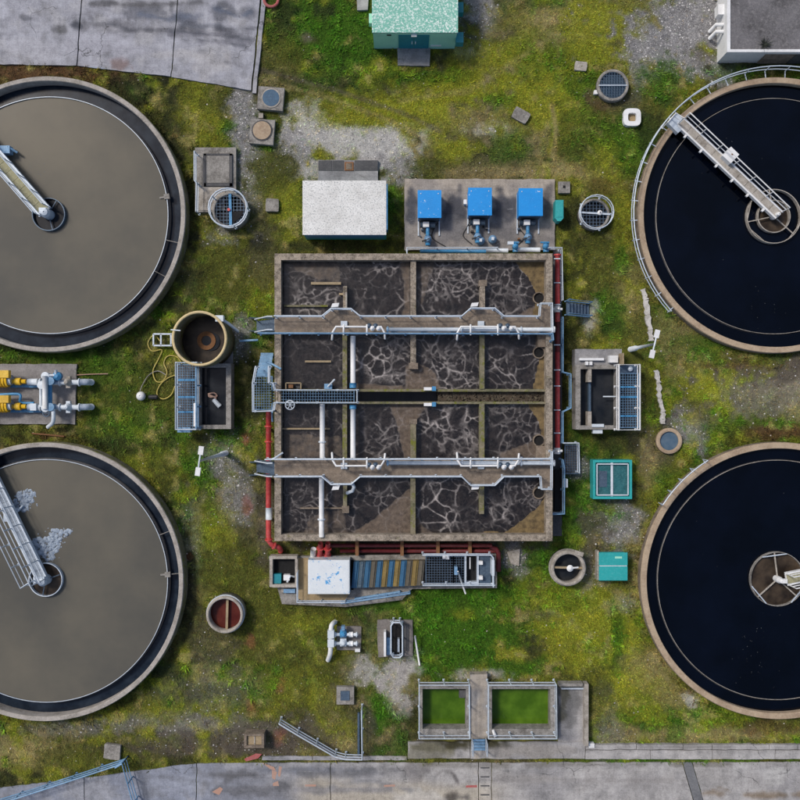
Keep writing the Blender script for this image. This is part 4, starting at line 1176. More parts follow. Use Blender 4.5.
# grating walkway over the middle channel
ZG = 2.0
grating(BAS, 272.5, 390.8, 353.5, 402.4, ZG, .24, .04, M['steel_blue'], name='grating_walkway')
railing(BAS, [(273, 383), (274.5, 390), (357, 390), (357, 402.6), (274.5, 402.6), (273, 411)], ZG, 1.0, M['steel'], .042, spacing=1.3)
plat = grating(BAS, 254, 377, 271.5, 409, ZG, .24, .04, M['steel_blue'], name='landing_grating')
railing(BAS, [(268.5, 383), (268.5, 366.5)], ZG, 1.0, M['steel'], .04)
railing(BAS, [(255.5, 366.5), (252.5, 383), (252.5, 411.5), (273, 411)], ZG, 1.0, M['steel'], .042)
for i in range(7):
    z = ZG - .2 - i * .25
    a = W(256, 376.5, ZG); b_ = W(269, 376.5, ZG)
    MB().wbox(a[0], a[1] + i * .21, b_[0], a[1] + i * .21 + .2, z - .03, z).build('tread', M['steel_blue'], plat)
for x in (254.5, 271):
    for y in (378, 408):
        p = W(x, y, ZG); MB().wbox(p[0] - .05, p[1] - .05, p[0] + .05, p[1] + .05, -.1, ZG - .06).build('leg', M['steel_dark'], plat)
# circular overflow shafts
for cx, cy in ((539, 298), (539, 352.5), (539, 440.5), (539, 493)):
    x, y, _ = W(cx, cy, ZWAT + .15)
    s_ = MB().lathe(x, y, [(.36, .6), (.36, ZWAT + .16), (.30, ZWAT + .16), (.30, .6)], 24).build('overflow_shaft', M['conc_brown'], BAS)
    MB().disc(x, y, .31, ZWAT + .03, 24).build('shaft_dark_disc', M['black'], s_)  # flat black disc painted for the dark inside of the shaft
# baffle beams
for x0, y0, x1, y1, mt in ((311, 282, 341, 284.5, 'wood'), (284, 305, 328, 306.8, 'conc_moss'), (305, 360.5, 331, 362.4, 'wood'), (281, 428, 330, 429.6, 'wood'), (300, 507.6, 342, 509, 'conc_brown'), (339, 293, 343, 295, 'wood')):
    MB().box(x0, y0, x1, y1, ZWAT + .02, ZWAT + .22).build('baffle_beam', M[mt], BAS)
for x, y0, y1 in ((346.2, 292, 308),):
    MB().box(x - .8, y0, x + .8, y1, ZWAT, ZB + .05).build('stop_post', M['conc_light'], BAS)
for cx, cy in ((539.5, 455), ):
    MB().box(536, 446, 545, 458, ZWAT - .1, ZWAT + .35).build('scum_box', M['conc_brown'], BAS)
MB().box(538, 333.4, 546, 347, 1.2, 1.7).build('scum_box', M['conc_brown'], BAS)
for cx in (344, 481):
    for y0, y1 in ((321, 327), (463, 469)):
        MB().box(cx - 3.2, y0, cx + 3.2, y1, ZD, ZD + .16).build('cable_cover', M['steel'], BAS)


def pipe(name, pts, r, mat, label=None, cat='pipe', group=None, parent=None, flanges=(), n=10, world_pts=False):
    P = pts if world_pts else [W(*p) for p in pts]
    mb = MB(); mb.tube(P, r, n)
    if parent is None and label:
        o = bpy.data.objects.new(name, None); COL.objects.link(o); o.location = (P[0][0], P[0][1], 0)
        tag(o, label, cat, group)
        mb.build('pipe_run', mat, o, True)
        par = o
    else:
        o = mb.build(name, mat, parent, True); par = o
    for f, m2 in flanges:
        # flange: fraction along first-to-last segment chain
        tot = [0]
        for a, b_ in zip(P[:-1], P[1:]): tot.append(tot[-1] + math.dist(a, b_))
        s = f * tot[-1]
        for i in range(len(P) - 1):
            if s <= tot[i + 1] + 1e-6:
                t = (s - tot[i]) / max(1e-6, tot[i + 1] - tot[i])
                a = Vector(P[i]); b_ = Vector(P[i + 1]); c = a.lerp(b_, t); d = (b_ - a).normalized()
                mb = MB(); mb.tube([c - d * .04, c + d * .04], r * 1.5, 12)
                mb.build('flange', m2, par)
                break
    return o


# air mains along the walkways, each with two valve manifolds and hooked drop legs
ZP = 2.62
for yl, sgn, nm in ((329.5, 1, 'northern'), (463, -1, 'southern')):
    o = pipe('air_main', [(386, yl, ZP), (470, yl, ZP), (555, yl, ZP)], .12, M['pipe_pale'] if sgn > 0 else M['steel'], 'pale blue air main lying along the %s basin walkway' % nm, group='air mains on the basin walkways', flanges=((.01, M['steel_blue']), (.45, M['steel']), (.8, M['steel']), (.995, M['white'])))
    x0, y0, _ = W(515, yl, ZP)
    for x in range(392, 556, 30):
        a = W(x, yl, ZP); MB().wbox(a[0] - .05, a[1] - .16, a[0] + .05, a[1] + .16, ZD, ZP - .08).build('pipe_support', M['steel_dark'], o)
    for xa, xb in ((332, 385), (457, 519)):
        dy = sgn * -2.8
        mt = M['white']
        pts = [W(xa, yl + sgn * 10, 1.5), W(xa, yl + sgn * 10, 3.0), W(xa + .5, yl + sgn * 3, 3.05), W(xa + 4, yl + dy, 3.05), W(xb - 4, yl + dy, 3.05), W(xb - .5, yl + sgn * 3, 3.05), W(xb, yl + sgn * 9, 3.0), W(xb, yl + sgn * 9, 1.5)]
        man = MB().tube(pts, .062, 8).build('valve_manifold', mt, o, True)
        for f in (.22, .66):
            x = xa + (xb - xa) * f
            MB().tube([W(x, yl - 4.5 * sgn, 2.6), W(x, yl - 4.5 * sgn, 3.1), W(x, yl + 5 * sgn, 3.1), W(x, yl + 5 * sgn, 2.4)], .055, 8).build('drop_leg', mt, man, True)
        for i in range(4):
            x = xa + (xb - xa) * (.70 + .06 * i)
            p = W(x, yl + dy + (1.5 if i % 2 else -1), 3.1)
            mb = MB(); mb.lathe(p[0], p[1], [(.13, 2.95), (.15, 3.05), (.06, 3.16), (.01, 3.18)], 10)
            mb.build('valve', M['white'] if i % 2 else M['steel_dark'], man)
# lamp-like white control panels at the walkway bays
for cx, cy, tx in ((335, 305, 'white panel at the north walkway bay over the left cells'), (474.5, 304.5, 'white panel at the north walkway bay over the right cells'), (335.5, 488, 'white panel at the south walkway bay over the left cells'), (475.5, 487.5, 'white panel at the south walkway bay over the right cells')):
    t = thing('control_panel', tx, 'control panel', cx, cy, 'white panels on the walkway rails')
    mb = MB(); z1 = 2.95
    c0 = W(cx, cy, z1); t.location = (c0[0], c0[1], 2.3)
    P = [W(cx - 4, cy + 2.2, z1)[:2], W(cx + 3, cy + 1.6, z1)[:2], W(cx + 4.2, cy - 2.2, z1)[:2], W(cx - 2.6, cy - 1.6, z1)[:2]]
    mb.wprism(P, 2.55, z1); mb.build('enclosure', M['white'], t)
    MB().wbox(c0[0] - .05, c0[1] - .05, c0[0] + .05, c0[1] + .05, 2.0, 2.55).build('stand', M['steel'], t)

# thick pale pipes dropping across the western cells
for x, y0, y1, z, tx in ((322.3, 404, 458, 2.0, 'thick white pipe across the lower middle left cell, south of the grating walkway'), (321.5, 478, 537, 2.05, 'thick white pipe across the bottom left cell below the south walkway')):
    o = pipe('transfer_pipe', [(x, y0, z), (x, y1, z)], .15, M['white'], tx, flanges=((.7, M['pipe_pale']),))
for y0, y1, z, e, tx in ((336, 388, 2.0, (388, 383), 'white pipe north of the grating walkway end, beside the mossy wall'), (406, 458, 2.0, (405, 409), 'white pipe south of the grating walkway end with blue coupling')):
    o = pipe('transfer_pipe', [(353, y0, z), (353, y1, z)], .15, M['white'], tx)
    MB().tube([W(353, e[0], z), W(353, e[1], z)], .2, 12).build('coupling', M['blue_pipe'], o, True)
o = pipe('bent_pipe', [(352, 483, 2.3), (354, 487, 2.3), (352.5, 491, 2.2), (347, 493, 1.9)], .1, M['pipe_pale'], 'short bent pale pipe below the south walkway left bay')
o = thing('hand_wheel', 'spoked pale hand wheel hanging below the grating walkway', 'hand wheel', 290, 405.5, z=2.0)
x, y, _ = W(290, 405, 2.1)
mb = MB(); mb.tube([(x + .26 * math.cos(2 * PI * i / 20), y + .26 * math.sin(2 * PI * i / 20), 2.1) for i in range(20)], .035, 6, True); mb.build('wheel_ring', M['pipe_pale'], o)
for i in range(3):
    a_ = PI * i / 3; MB().bar((x - .25 * math.cos(a_), y - .25 * math.sin(a_), 2.1), (x + .25 * math.cos(a_), y + .25 * math.sin(a_), 2.1), .04, .03).build('spoke', M['pipe_pale'], o)
MB().tube([(x, y, 1.3), (x, y, 2.12)], .05, 8).build('spindle', M['steel'], o)
# sluice gear by the grating walkway
o = thing('sluice_gate', 'blue sluice gear with a tilted lever north of the grating walkway', 'sluice gate', 328, 387, z=1.7)
p = W(328, 386.5, 2.1)
mb = MB(); mb.wbox(p[0] - .22, p[1] - .14, p[0] + .22, p[1] + .16, 1.5, 2.05); mb.build('gear_box', M['steel_blue'], o)
MB().tube([(p[0], p[1], 2.1), W(334.5, 379.5, 2.5)], .05, 8).build('lever', M['pipe_pale'], o)
o = thing('timber_box', 'small timber framed box with rusty fitting above the grating walkway', 'box', 291, 386, z=1.5)
mb = MB()
for a, b_ in (((286, 383), (301, 383)), ((301, 383), (301, 389)), ((286, 383), (286, 389))):
    mb.bar(W(*a, 1.75), W(*b_, 1.75), .06, .2)
mb.build('frame', M['wood'], o); MB().box(288.5, 384.5, 293, 388, 1.5, 1.85).build('fitting', M['rust'], o); MB().box(294.5, 384.5, 300, 388.5, 1.4, 1.55).build('lid', M['conc_dark'], o)
# broken light fittings over the clogged channel
for cx, cy, tx in ((430, 388.8, 'small white and blue fitting on the upper edge of the dark channel'), (430, 404.5, 'small white fitting on the lower edge of the dark channel')):
    o = thing('channel_fitting', tx, 'fitting', cx, cy, z=1.7)
    p = W(cx, cy, 2.0)
    MB().wbox(p[0] - .35, p[1] - .09, p[0] + .1, p[1] + .09, 1.75, 1.95).build('cover', M['white'], o)
    MB().wbox(p[0] + .12, p[1] - .12, p[0] + .35, p[1] + .14, 1.75, 1.92).build('clamp', M['blue_pipe'], o)
for pts, tx in (([(266.5, 362, 2.0), (272, 364, 2.25), (281, 369, 2.3)], 'short blue bracing pipe over the west basin wall'), ([(240, 341, .8), (248, 340.5, .9), (258, 340, .8)], 'short blue pipe standing off the grass by the concrete cylinder'), ([(270, 460, 2.9), (275, 458, 3.1), (283, 452.5, 3.1)], 'slanting white bar at the west end of the south walkway'), ([(272, 412, 2.0), (272.5, 421, 1.2)], 'short blue pipe below the landing platform')):
    pipe('loose_pipe', pts, .055 if 'bar' in tx else .065, M['steel'] if 'bar' in tx else M['steel_blue'], tx)

# ------------------------------------------------------------------ red and blue pipework round the basin
def elbow_pipe(name, tx, pts, r, mat, fl=(), cat='pipe', group=None):
    return pipe(name, pts, r, mat, tx, cat, group, flanges=fl, n=12)


o = elbow_pipe('red_pipe', 'bright red pipe running up the west side of the basin', [(268.5, 411, .9), (268.5, 535, .9), (269, 541, .85), (272, 545, .75), (278, 547, .6), (280.5, 549, .45), (280.5, 551, .1)], .155, M['red'],
               ((.1, M['red']), (.2, M['red']), (.42, M['red_dark']), (.84, M['red']), (.9, M['red'])))
p = W(268.5, 514, 1.1); MB().tube([(p[0], p[1] - .35, .9), (p[0], p[1] + .35, .9)], .2, 12).build('white_sleeve', M['pipe_pale'], o, True)
for y in (430, 480, 520):
    p = W(268.5, y, .8); MB().wbox(p[0] - .08, p[1] - .06, p[0] + .08, p[1] + .06, -.1, .78).build('pipe_support', M['steel_dark'], o)
o = elbow_pipe('red_pipe', 'bright red pipe running up the east side of the basin', [(557.5, 254, .95), (557.5, 306, .95)], .145, M['red'], ((.02, M['red']), (.98, M['steel'])))
o2 = pipe('pipe_run', [(557.5, 312, .95), (557.5, 322, .95)], .145, M['red'], parent=o)
pipe('pipe_run', [(557.5, 352, .95), (557.5, 449, .95)], .145, M['red'], parent=o)
pipe('pipe_run', [(557.5, 322, .95), (557.5, 352, .95)], .14, M['red_dark'], parent=o)
for y in (259, 283, 345, 370, 386, 410, 433):
    a = W(553.6, y, 1.0); b_ = W(560, y, 1.0)
    MB().bar((a[0], a[1], 1.1), (b_[0], b_[1], 1.1), .06, .05).build('pipe_strap', M['pipe_pale'], o)
for y in (309, 451):
    p = W(557.5, y, 1.1)
    mb = MB(); mb.tube([(p[0], p[1] - .18, .95), (p[0], p[1] + .18, .95)], .2, 12); mb.tube([(p[0] - .3, p[1], 1.0), (p[0] + .3, p[1], 1.0)], .08, 8); mb.tube([(p[0], p[1], .95), (p[0], p[1], 1.45)], .06, 8)
    mb.build('valve', M['white'], o)
o = thing('red_manifold', 'pair of dark red pipes under the south wall of the basin', 'pipe', 410, 547)
for y, z, x0, x1 in ((545.5, .75, 324, 492), (551, .5, 340, 497)):
    pipe('pipe_run', [(x0, y, z), (x1, y, z)], .12, M['red_dark'], parent=o)
pipe('end_bend', [(490, 547, .7), (496, 549, .7), (498.5, 553, .6), (498.5, 571, .4)], .15, M['red_dark'], parent=o)
for x in (402, 438, 470, 357):
    p = W(x, 548, .9); MB().wbox(p[0] - .1, p[1] - .45, p[0] + .1, p[1] + .4, -.1, .93).build('pipe_support', M['rust'], o)
for x, tx in ((320.5, 'red flanged pipe stub just below the basin beside the white stub'), (328, 'shorter red pipe stub just right of the first red stub')):
    o = elbow_pipe('red_stub', tx, [(x, 543, 1.2), (x - .3, 549 if x < 325 else 550, .9), (x - .6, 554, .5), (x - .6, 555.5, .1)], .15, M['red'], ((.3, M['red']), (.8, M['red'])))
o = elbow_pipe('white_stub', 'short white pipe stub left of the red stubs', [(313.5, 549, .8), (313, 554, .5), (313, 556, .1)], .17, M['white'])
# frame of pipes north of the basin and down its east side
o = thing('pipe_rack', 'long pale blue pipe rail above the north basin wall', 'handrail', 480, 249)
railing(o, [(407, 254), (407, 247.5), (498, 247.5)], .3, 1.05, M['steel'], .035)
railing(o, [(549, 247.5), (562, 247.5), (563, 300)], .3, 1.05, M['steel'], .035)
railing(o, [(563, 317), (563, 372), (571, 374), (571, 408), (563, 412), (563, 443)], .3, 1.05, M['steel_blue'], .04)
railing(o, [(563, 460), (564.5, 468), (564.5, 514), (552, 514.5)], .3, 1.05, M['steel_blue'], .04)
o = thing('delivery_pipe', 'pale blower delivery pipe with two blue valves along the basin wall', 'pipe', 495, 250)
pipe('pipe_run', [(420, 251, .7), (486, 251, .7)], .12, M['blue_pipe'], parent=o)
pipe('pipe_run', [(486, 250.5, .75), (508, 250.5, .75)], .13, M['pipe_pale'], parent=o)
pipe('pipe_run', [(517, 249.8, .75), (540, 249.8, .75)], .14, M['pipe_pale'], parent=o)
for x in (515.5, 546):
    p = W(x, 246, 1.1)
    mb = MB(); mb.tube([W(x, 252, .75), W(x, 242, .75)], .17, 12); mb.lathe(p[0], p[1], [(.16, .7), (.16, 1.1), (.05, 1.2), (.01, 1.2)], 12)
    mb.tube([(p[0] - .32, p[1] + .22, 1.05), (p[0] + .2, p[1] + .22, 1.05)], .05, 8); mb.build('valve', M['blue_pipe'], o)
p = W(512, 243, 1.1); MB().wbox(p[0] - .25, p[1] - .08, p[0] + .1, p[1] + .1, .85, 1.1).build('actuator', M['pipe_pale'], o)

# dark trench between the east wall and its handrail
MB().box(553, 250, 562, 536, -.04, .02).build('trench_floor', M['conc_dark'], pave)
MB().box(554.5, 470, 561.8, 511.5, -.2, .30).build('sump_opening', M['black'], pave)
sm = thing('sump_frame', 'dark open sump with concrete kerb below the east valve', 'sump', 558, 490)
mb = MB(); mb.box(553.5, 512, 563.5, 514, -.1, .42); mb.box(562, 469, 563.6, 512, -.1, .42); mb.build('kerb', M['conc'], sm)
pz = thing('white_junction_box', 'small white box on the blue east handrail', 'box', 566, 483)
MB().box(564.6, 479, 567.8, 487.5, .7, 1.2).build('box_body', M['pipe_pale'], pz); MB().box(565.4, 482, 566.6, 485, -.05, .7).build('stand', M['steel_dark'], pz)

# east stairs down from the walkways
def east_stair(tx, x0, x1, y0, y1, z1):
    t = thing('steel_stair', tx, 'stair', (x0 + x1) / 2, (y0 + y1) / 2, 'steel stairs on the east side')
    a = W(x0, y0, z1 * .6); b_ = W(x1, y1, z1 * .6)
    n = 7
    for i in range(n):
        f0 = i / n; f1 = (i + 1) / n
        z = z1 * (1 - f0) - .1
        MB().wbox(a[0] + (b_[0] - a[0]) * f0 + .01, a[1] - .08, a[0] + (b_[0] - a[0]) * f1 - .02, b_[1] + .08, z - .04, z).build('tread', M['steel_dark'], t)
    for y in (a[1], b_[1]):
        mb = MB(); mb.bar((a[0], y, z1 - .15), (b_[0], y, .05), .06, .24); mb.build('stringer', M['steel_blue'], t)
        mb = MB(); mb.tube([(a[0], y, z1 - .1), (a[0], y, z1 + .9), (b_[0], y, 1.0), (b_[0], y, 0)], .035, 8); mb.build('stair_rail', M['steel_blue'], t)


east_stair('steel stair with blue sides leaving the basin by the north walkway', 564.5, 592, 302, 315.5, 1.5)
st = thing('railed_landing', 'dark landing with a bent white rail east of the south walkway', 'landing', 571, 460)
MB().box(565, 445, 578, 474, -.05, .35).build('landing_slab', M['conc_dark'], st)
grating(st, 565.5, 445.5, 577.5, 473, .42, .3, .04, M['steel_dark'])
railing(st, [(563.5, 443.2), (579, 443.2), (579.5, 473)], .4, 1.05, M['steel'], .036)

# ------------------------------------------------------------------ south screening plant
SC = thing('screening_plant', 'low concrete screening channel with striped covers, railings and grating below the basin', 'screening channel', 380, 578)
M['sc_floor'] = M['conc']
MB().prism([(268.5, 557), (497, 553), (497, 588), (412, 589), (402, 600), (345, 607), (282, 604)], -.1, .35).build('base_slab', M['conc'], SC)
# left bay
MB().prism([(296.5, 558), (308, 558), (349, 594), (345, 601), (298, 601)], .35, .37).build('sand_bed', M['sand'], SC)
mb = MB(); mb.box(269.5, 556, 297, 559, .2, .9); mb.box(269.5, 559, 272.5, 587, .2, .9); mb.box(272.5, 584.5, 297, 587.5, .2, .9); mb.box(295, 559, 297.5, 584.5, .2, .9)
mb.build('bay_wall', M['conc_light'], SC)
MB().box(272.6, 559.1, 294.9, 584.4, .3, .4).build('bay_floor', M['black'], SC)
MB().box(273, 574, 281, 583.5, .4, .75).build('bay_tank', M['teal_dark'], SC)
MB().box(283.5, 575, 289.5, 580.5, .4, .8).build('bay_fitting', M['white'], SC)
p = W(287, 574, .8); MB().tube([(p[0], p[1] - .5, .7), (p[0] + .2, p[1] - .1, .8), (p[0] + .4, p[1] - .2, .6)], .06, 8).build('bay_pipe', M['pipe_pale'], SC)
MB().box(283.5, 589, 295, 593, .3, .6).build('outlet_box', M['steel_blue'], SC); MB().box(281, 588, 287, 592.5, .3, .5).build('outlet_lid', M['conc_light'], SC)
railing(SC, [(297, 573), (297, 602.5), (345, 602.5)], .35, .9, M['steel'], .04, spacing=1.2)
railing(SC, [(341, 603.5), (410, 593.5)], .3, .9, M['steel_blue'], .045, spacing=1.2)
railing(SC, [(355, 599), (400, 592)], .3, .5, M['steel_blue'], .04, spacing=1.4)
# worn white and blue cover
MB().box(308, 560, 349.5, 594, .35, 1.5).build('cover_box', M['worn_blue_white'], SC)
MB().box(309, 561, 348.5, 593, 1.5, 1.515).build('cover_lid', M['worn_blue_white'], SC)
# striped covers: single corrugated panels, blue and ochre in turn
MB().box(349.6, 560, 353.5, 590, .3, .42).build('dark_gap', M['black'], SC)
xs = [353.5 + i * 5.95 for i in range(13)]
pal = ['blue_cov', 'ochre_b', 'blue_cov', 'ochre_g', 'blue_cov', 'ochre', 'blue_cov', 'ochre', 'blue_cov', 'ochre_g', 'ochre', 'ochre_g']
M['blue_cov'] = weathered('worn_blue_cover', (.025, .12, .24), (.015, .05, .09), (.08, .20, .33), .7, amt=.6)
M['ochre_b'] = weathered('blue_grey_cover', (.06, .11, .16), (.04, .07, .1), (.25, .28, .28), .8, amt=.7)
M['ochre_g'] = weathered('grey_ochre_cover', (.12, .105, .08), (.05, .05, .04), (.2, .17, .12), .85, amt=.7)
for i in range(12):
    x0, x1 = xs[i], xs[i + 1]
    sk = 2.5
    mb = MB(); mb.prism([(x0 + .25, 562 - .1 * i), (x1 - .25, 562 - .1 * i), (x1 - .25 - sk, 588 - .22 * i), (x0 + .25 - sk, 588 - .22 * i)], .4, .92)
    mb.prism([(x0 + 1.6, 562 - .1 * i), (x1 - 1.9, 562 - .1 * i), (x1 - 1.9 - sk, 588 - .22 * i), (x0 + 1.6 - sk, 588 - .22 * i)], .92, .99)
    mb.build('cover_panel', M[pal[i]], SC)
# grating platform on the right
MB().box(426, 556, 494, 586, .35, .52).build('channel_bed', M['black'], SC)
grating(SC, 426.5, 557, 453, 585, .95, .26, .035, M['steel_dark'])
grating(SC, 454, 557, 464, 585, .95, .26, .035, M['steel_dark'])
mb = MB(); mb.box(464.6, 556, 466.4, 586, .4, 1.0); mb.box(477, 556, 478.8, 586, .4, 1.0); mb.box(466.4, 582, 477, 585, .4, .98); mb.build('opening_frame', M['steel'], SC)
MB().box(479.2, 556.5, 491, 585.5, .4, .9).build('steel_cover', M['steel_dark'], SC)
for x, y in ((481, 563), (481, 578), (447.5, 557.5), (444.5, 557)):
    MB().box(x - 1.8, y - 1.8, x + 1.8, y + 1.8, .9, 1.25).build('motor_cap', M['white'], SC)
MB().box(469.5, 557.5, 470.5, 569, .9, .98).build('gate_stem', M['white'], SC)
railing(SC, [(423, 555.2), (491, 555.2), (493.5, 558), (493.5, 587)], .95, .9, M['steel'], .042, spacing=1.3)
railing(SC, [(423, 585.5), (495, 585.5)], .95, .9, M['steel'], .036, spacing=1.3)
mb = MB(); mb.box(454.5, 567, 457.5, 575, .95, 1.4); mb.build('actuator', M['steel_blue'], SC)
MB().box(491.8, 560, 494.5, 576, 1.0, 1.9).build('cabinet', M['pipe_pale'], SC)
o = pipe('leaning_pole', [(457.8, 571.5, 1.45), (465.5, 593.5, .5)], .05, M['white'], 'slender white pole leaning out over the lawn from the grating')
mb = MB(); mb.prism([(507, 552), (520, 549), (519, 566), (511, 564)], -.05, .06); o = mb.build('broken_slab', M['conc_light']); tag(o, 'broken pale concrete slab in the grass below the basin corner', 'slab')

# ------------------------------------------------------------------ blower pad
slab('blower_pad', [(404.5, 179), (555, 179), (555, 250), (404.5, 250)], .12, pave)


def blower(tx, x0, y0, x1, y1):
    t = thing('blower_unit', tx, 'blower', (x0 + x1) / 2, y0 + 16, 'blue blower units')
    z1 = 1.35
    a = W(x0, y0, z1); b_ = W(x1, y1, z1)
    mb = MB(); mb.wbox(a[0] + .02, b_[1] + .02, b_[0] - .02, a[1] - .02, .2, z1 - .04); mb.build('acoustic_hood', M['blue'], t)
    mb = MB(); mb.wbox(a[0] - .02, b_[1] - .02, b_[0] + .02, a[1] + .02, z1 - .04, z1); mb.build('hood_lid', M['blue'], t)
    for f in (.2, .5, .8):
        yv = b_[1] + (a[1] - b_[1]) * f; MB().wbox(b_[0] - .02, yv - .16, b_[0] + .005, yv + .16, .5, 1.1).build('side_vent', M['steel_dark'], t)
    for fx_ in (.12, .88):
        xv = a[0] + (b_[0] - a[0]) * fx_; MB().lathe(xv, a[1] - .18, [(.035, z1), (.035, z1 + .02), (.0, z1 + .02)], 8).build('lifting_bolt', M['steel'], t)
    mb = MB(); mb.wbox(a[0] + .08, b_[1] - .02, b_[0] - .08, b_[1] + .018, .3, z1 - .25); mb.build('front_panel', M['steel_dark'], t)
    for x in (a[0] + .05, b_[0] - .05): MB().wbox(x - .04, b_[1] - .85, x + .04, a[1] - .1, .12, .2).build('skid_rail', M['steel'], t)
    MB().tube([(a[0] + .15, b_[1] - .25, .5), (b_[0] - .3, b_[1] - .25, .5)], .19, 12).build('motor', M['steel_dark'], t, True)
    p = W(x0 + 8, y1 + 7, .8); MB().wbox(p[0] - .18, p[1] - .14, p[0] + .18, p[1] + .16, .5, .82).build('terminal_box', M['white'], t)
    mb = MB(); mb.tube([(b_[0] - .75, b_[1] - .2, .6), (b_[0] - .75, b_[1] - .9, .6)], .11, 10); mb.tube([(b_[0] - .75, b_[1] - .9, .6), (b_[0] - .75, b_[1] - 1.5, .6)], .15, 12)
    mb.build('outlet_pipe', M['blue_pipe'], t, True)
    q = (b_[0] - .75, b_[1] - 1.15)
    mb = MB(); mb.lathe(q[0], q[1], [(.22, .3), (.22, .75), (.12, .9), (.02, .92)], 14); mb.build('check_valve', M['steel_blue'], t)
    rr = random.Random(int(x0))
    for i in range(5):
        bx_, by_ = rr.uniform(a[0] + .05, b_[0] - .25), b_[1] - rr.uniform(.2, 1.35); s1, s2 = rr.uniform(.06, .2), rr.uniform(.05, .16)
        MB().wbox(bx_, by_, bx_ + s1, by_ + s2, .12, rr.uniform(.25, .6)).build('machine_part', M[rr.choice(['rubber', 'rust', 'steel_dark', 'conc_dark'])], t)
    c0 = (rr.uniform(a[0] + .1, b_[0] - .1), b_[1] - .1, .4)
    MB().tube(curve_pts([c0, (c0[0] + rr.uniform(-.3, .3), c0[1] - .4, .16), (c0[0] + rr.uniform(-.5, .5), c0[1] - .9, .15), (c0[0] + rr.uniform(-.5, .5), c0[1] - 1.4, .15)], 4), .03, 6).build('power_cable', M['rubber'], t)
    mb = MB(); mb.tube([(q[0] - .35, q[1] - .15, .8), (q[0] + .1, q[1], .9)], .05, 6); mb.build('valve_lever', M['rubber'], t)
    return t


blower('blue hooded blower on the pad, nearest the white roofed shed', 418, 190.5, 441, 217.5)
blower('blue hooded blower standing in the middle of the row', 468.5, 188, 491.5, 215)
blower('blue hooded blower at the pad end beside the teal cabinet', 519, 188.5, 542.5, 215.5)
o = thing('valve_pair', 'pair of dark blue valve heads below the middle blower', 'valve', 485, 239)
for x, y in ((481, 240), (493, 238.5)):
    p = W(x, y, .7); mb = MB(); mb.lathe(p[0], p[1], [(.24, .12), (.24, .55), (.14, .72), (.02, .74)], 14); mb.build('valve_body', M['steel_blue'], o)
    mb = MB(); mb.wbox(p[0] - .1, p[1] - .12, p[0] + .05, p[1] + .06, .74, .86); mb.build('valve_cap', M['pipe_pale'], o)
o = thing('white_switch', 'small white switch box left of the middle blower', 'box', 465, 202)
MB().box(463.7, 199.5, 466.6, 204, .9, 1.2).build('enclosure', M['white'], o); MB().box(464.6, 201, 465.6, 203, .1, .9).build('stand', M['steel'], o)
o = thing('teal_cabinet', 'small teal cabinet with cut corners right of the blower pad', 'cabinet', 559, 210)
MB().prism([(555.5, 200), (563.5, 200), (563.5, 218), (561, 221), (557.5, 221), (555, 218)], 0, .9).build('cabinet_body', M['teal'], o)
MB().prism([(556, 201), (563, 201), (563, 217), (556, 217)], .9, .93).build('cabinet_lid', M['teal'], o)
o = thing('drain_cover', 'square grey concrete drain block right of the blower pad corner', 'drain cover', 564, 187)
MB().box(558.5, 181.5, 570, 193, -.1, .22).build('block', M['conc'], o); MB().box(563, 185.5, 565.5, 188, .22, .235).build('lifting_eye', M['black'], o)

# ------------------------------------------------------------------ sheds
sh = thing('white_roofed_shed', 'small shed with speckled white roof and teal walls north of the basin', 'shed', 345, 210)
z1 = 1.75
MB().box(303.5, 182, 385.9, 234.5, -.1, z1 - .14).build('wall', M['teal'], sh)
a = W(302.5, 180.5, z1); b_ = W(386.2, 234.8, z1)
MB().wbox(a[0], b_[1], b_[0], a[1], z1 - .13, z1).build('roof', M['white_roof'], sh)
mb = MB(); mb.wbox(a[0] + .15, b_[1] - .0, b_[0] - .12, b_[1] + .075, .6, 1.5); mb.wbox(b_[0] - .0, b_[1] + .3, b_[0] + .08, a[1] - .2, .9, z1 - .03); mb.build('louvre_strip', M['blue_pipe'], sh)
slab('shed_apron', [(318, 160), (378, 160), (378, 184), (318, 184)], .10, pave)
o = thing('rusty_hatch', 'small rusty square hatch on the apron behind the white roofed shed', 'hatch', 349, 166)
MB().box(344.5, 162, 353.5, 170.5, .1, .16).build('frame', M['rust'], o); MB().box(346, 163.2, 352, 169.2, .16, .18).build('lid', M['conc_brown'], o)
for x in (318, 334, 353):
    pass
for i, (x0, x1) in enumerate(((318.4, 332), (332.6, 343.5), (354.5, 377.6))):
    MB().box(x0, 160.4, x1, 170.5, .1, .13).build('cover_plate', M['conc_dark'], pave)

gs = thing('green_shed', 'mint green shed with white lichen speckled roof and double teal doors', 'shed', 415, 20)
zr = 2.35
a = W(372, -42, zr); b_ = W(458, 32.5, zr)
x0, x1, yb, yt = a[0] + .05, b_[0] - .05, b_[1] + .03, a[1] - .1
MB().wbox(x0, yb, x1, yt, -.1, zr - .12).build('wall', M['mint'], gs)
MB().add([(a[0], b_[1], zr - .12), (b_[0], b_[1], zr - .12), (b_[0], a[1], zr + .1), (a[0], a[1], zr + .1), (a[0], b_[1], zr), (b_[0], b_[1], zr), (b_[0], a[1], zr + .22), (a[0], a[1], zr + .22)],
         [(3, 2, 1, 0), (4, 5, 6, 7), (0, 1, 5, 4), (1, 2, 6, 5), (2, 3, 7, 6), (3, 0, 4, 7)]).build('roof', M['mint_roof'], gs)
dx0, dx1 = W(398.5, 40, 1.2)[0], W(429, 40, 1.2)[0]
dm = (dx0 + dx1) / 2
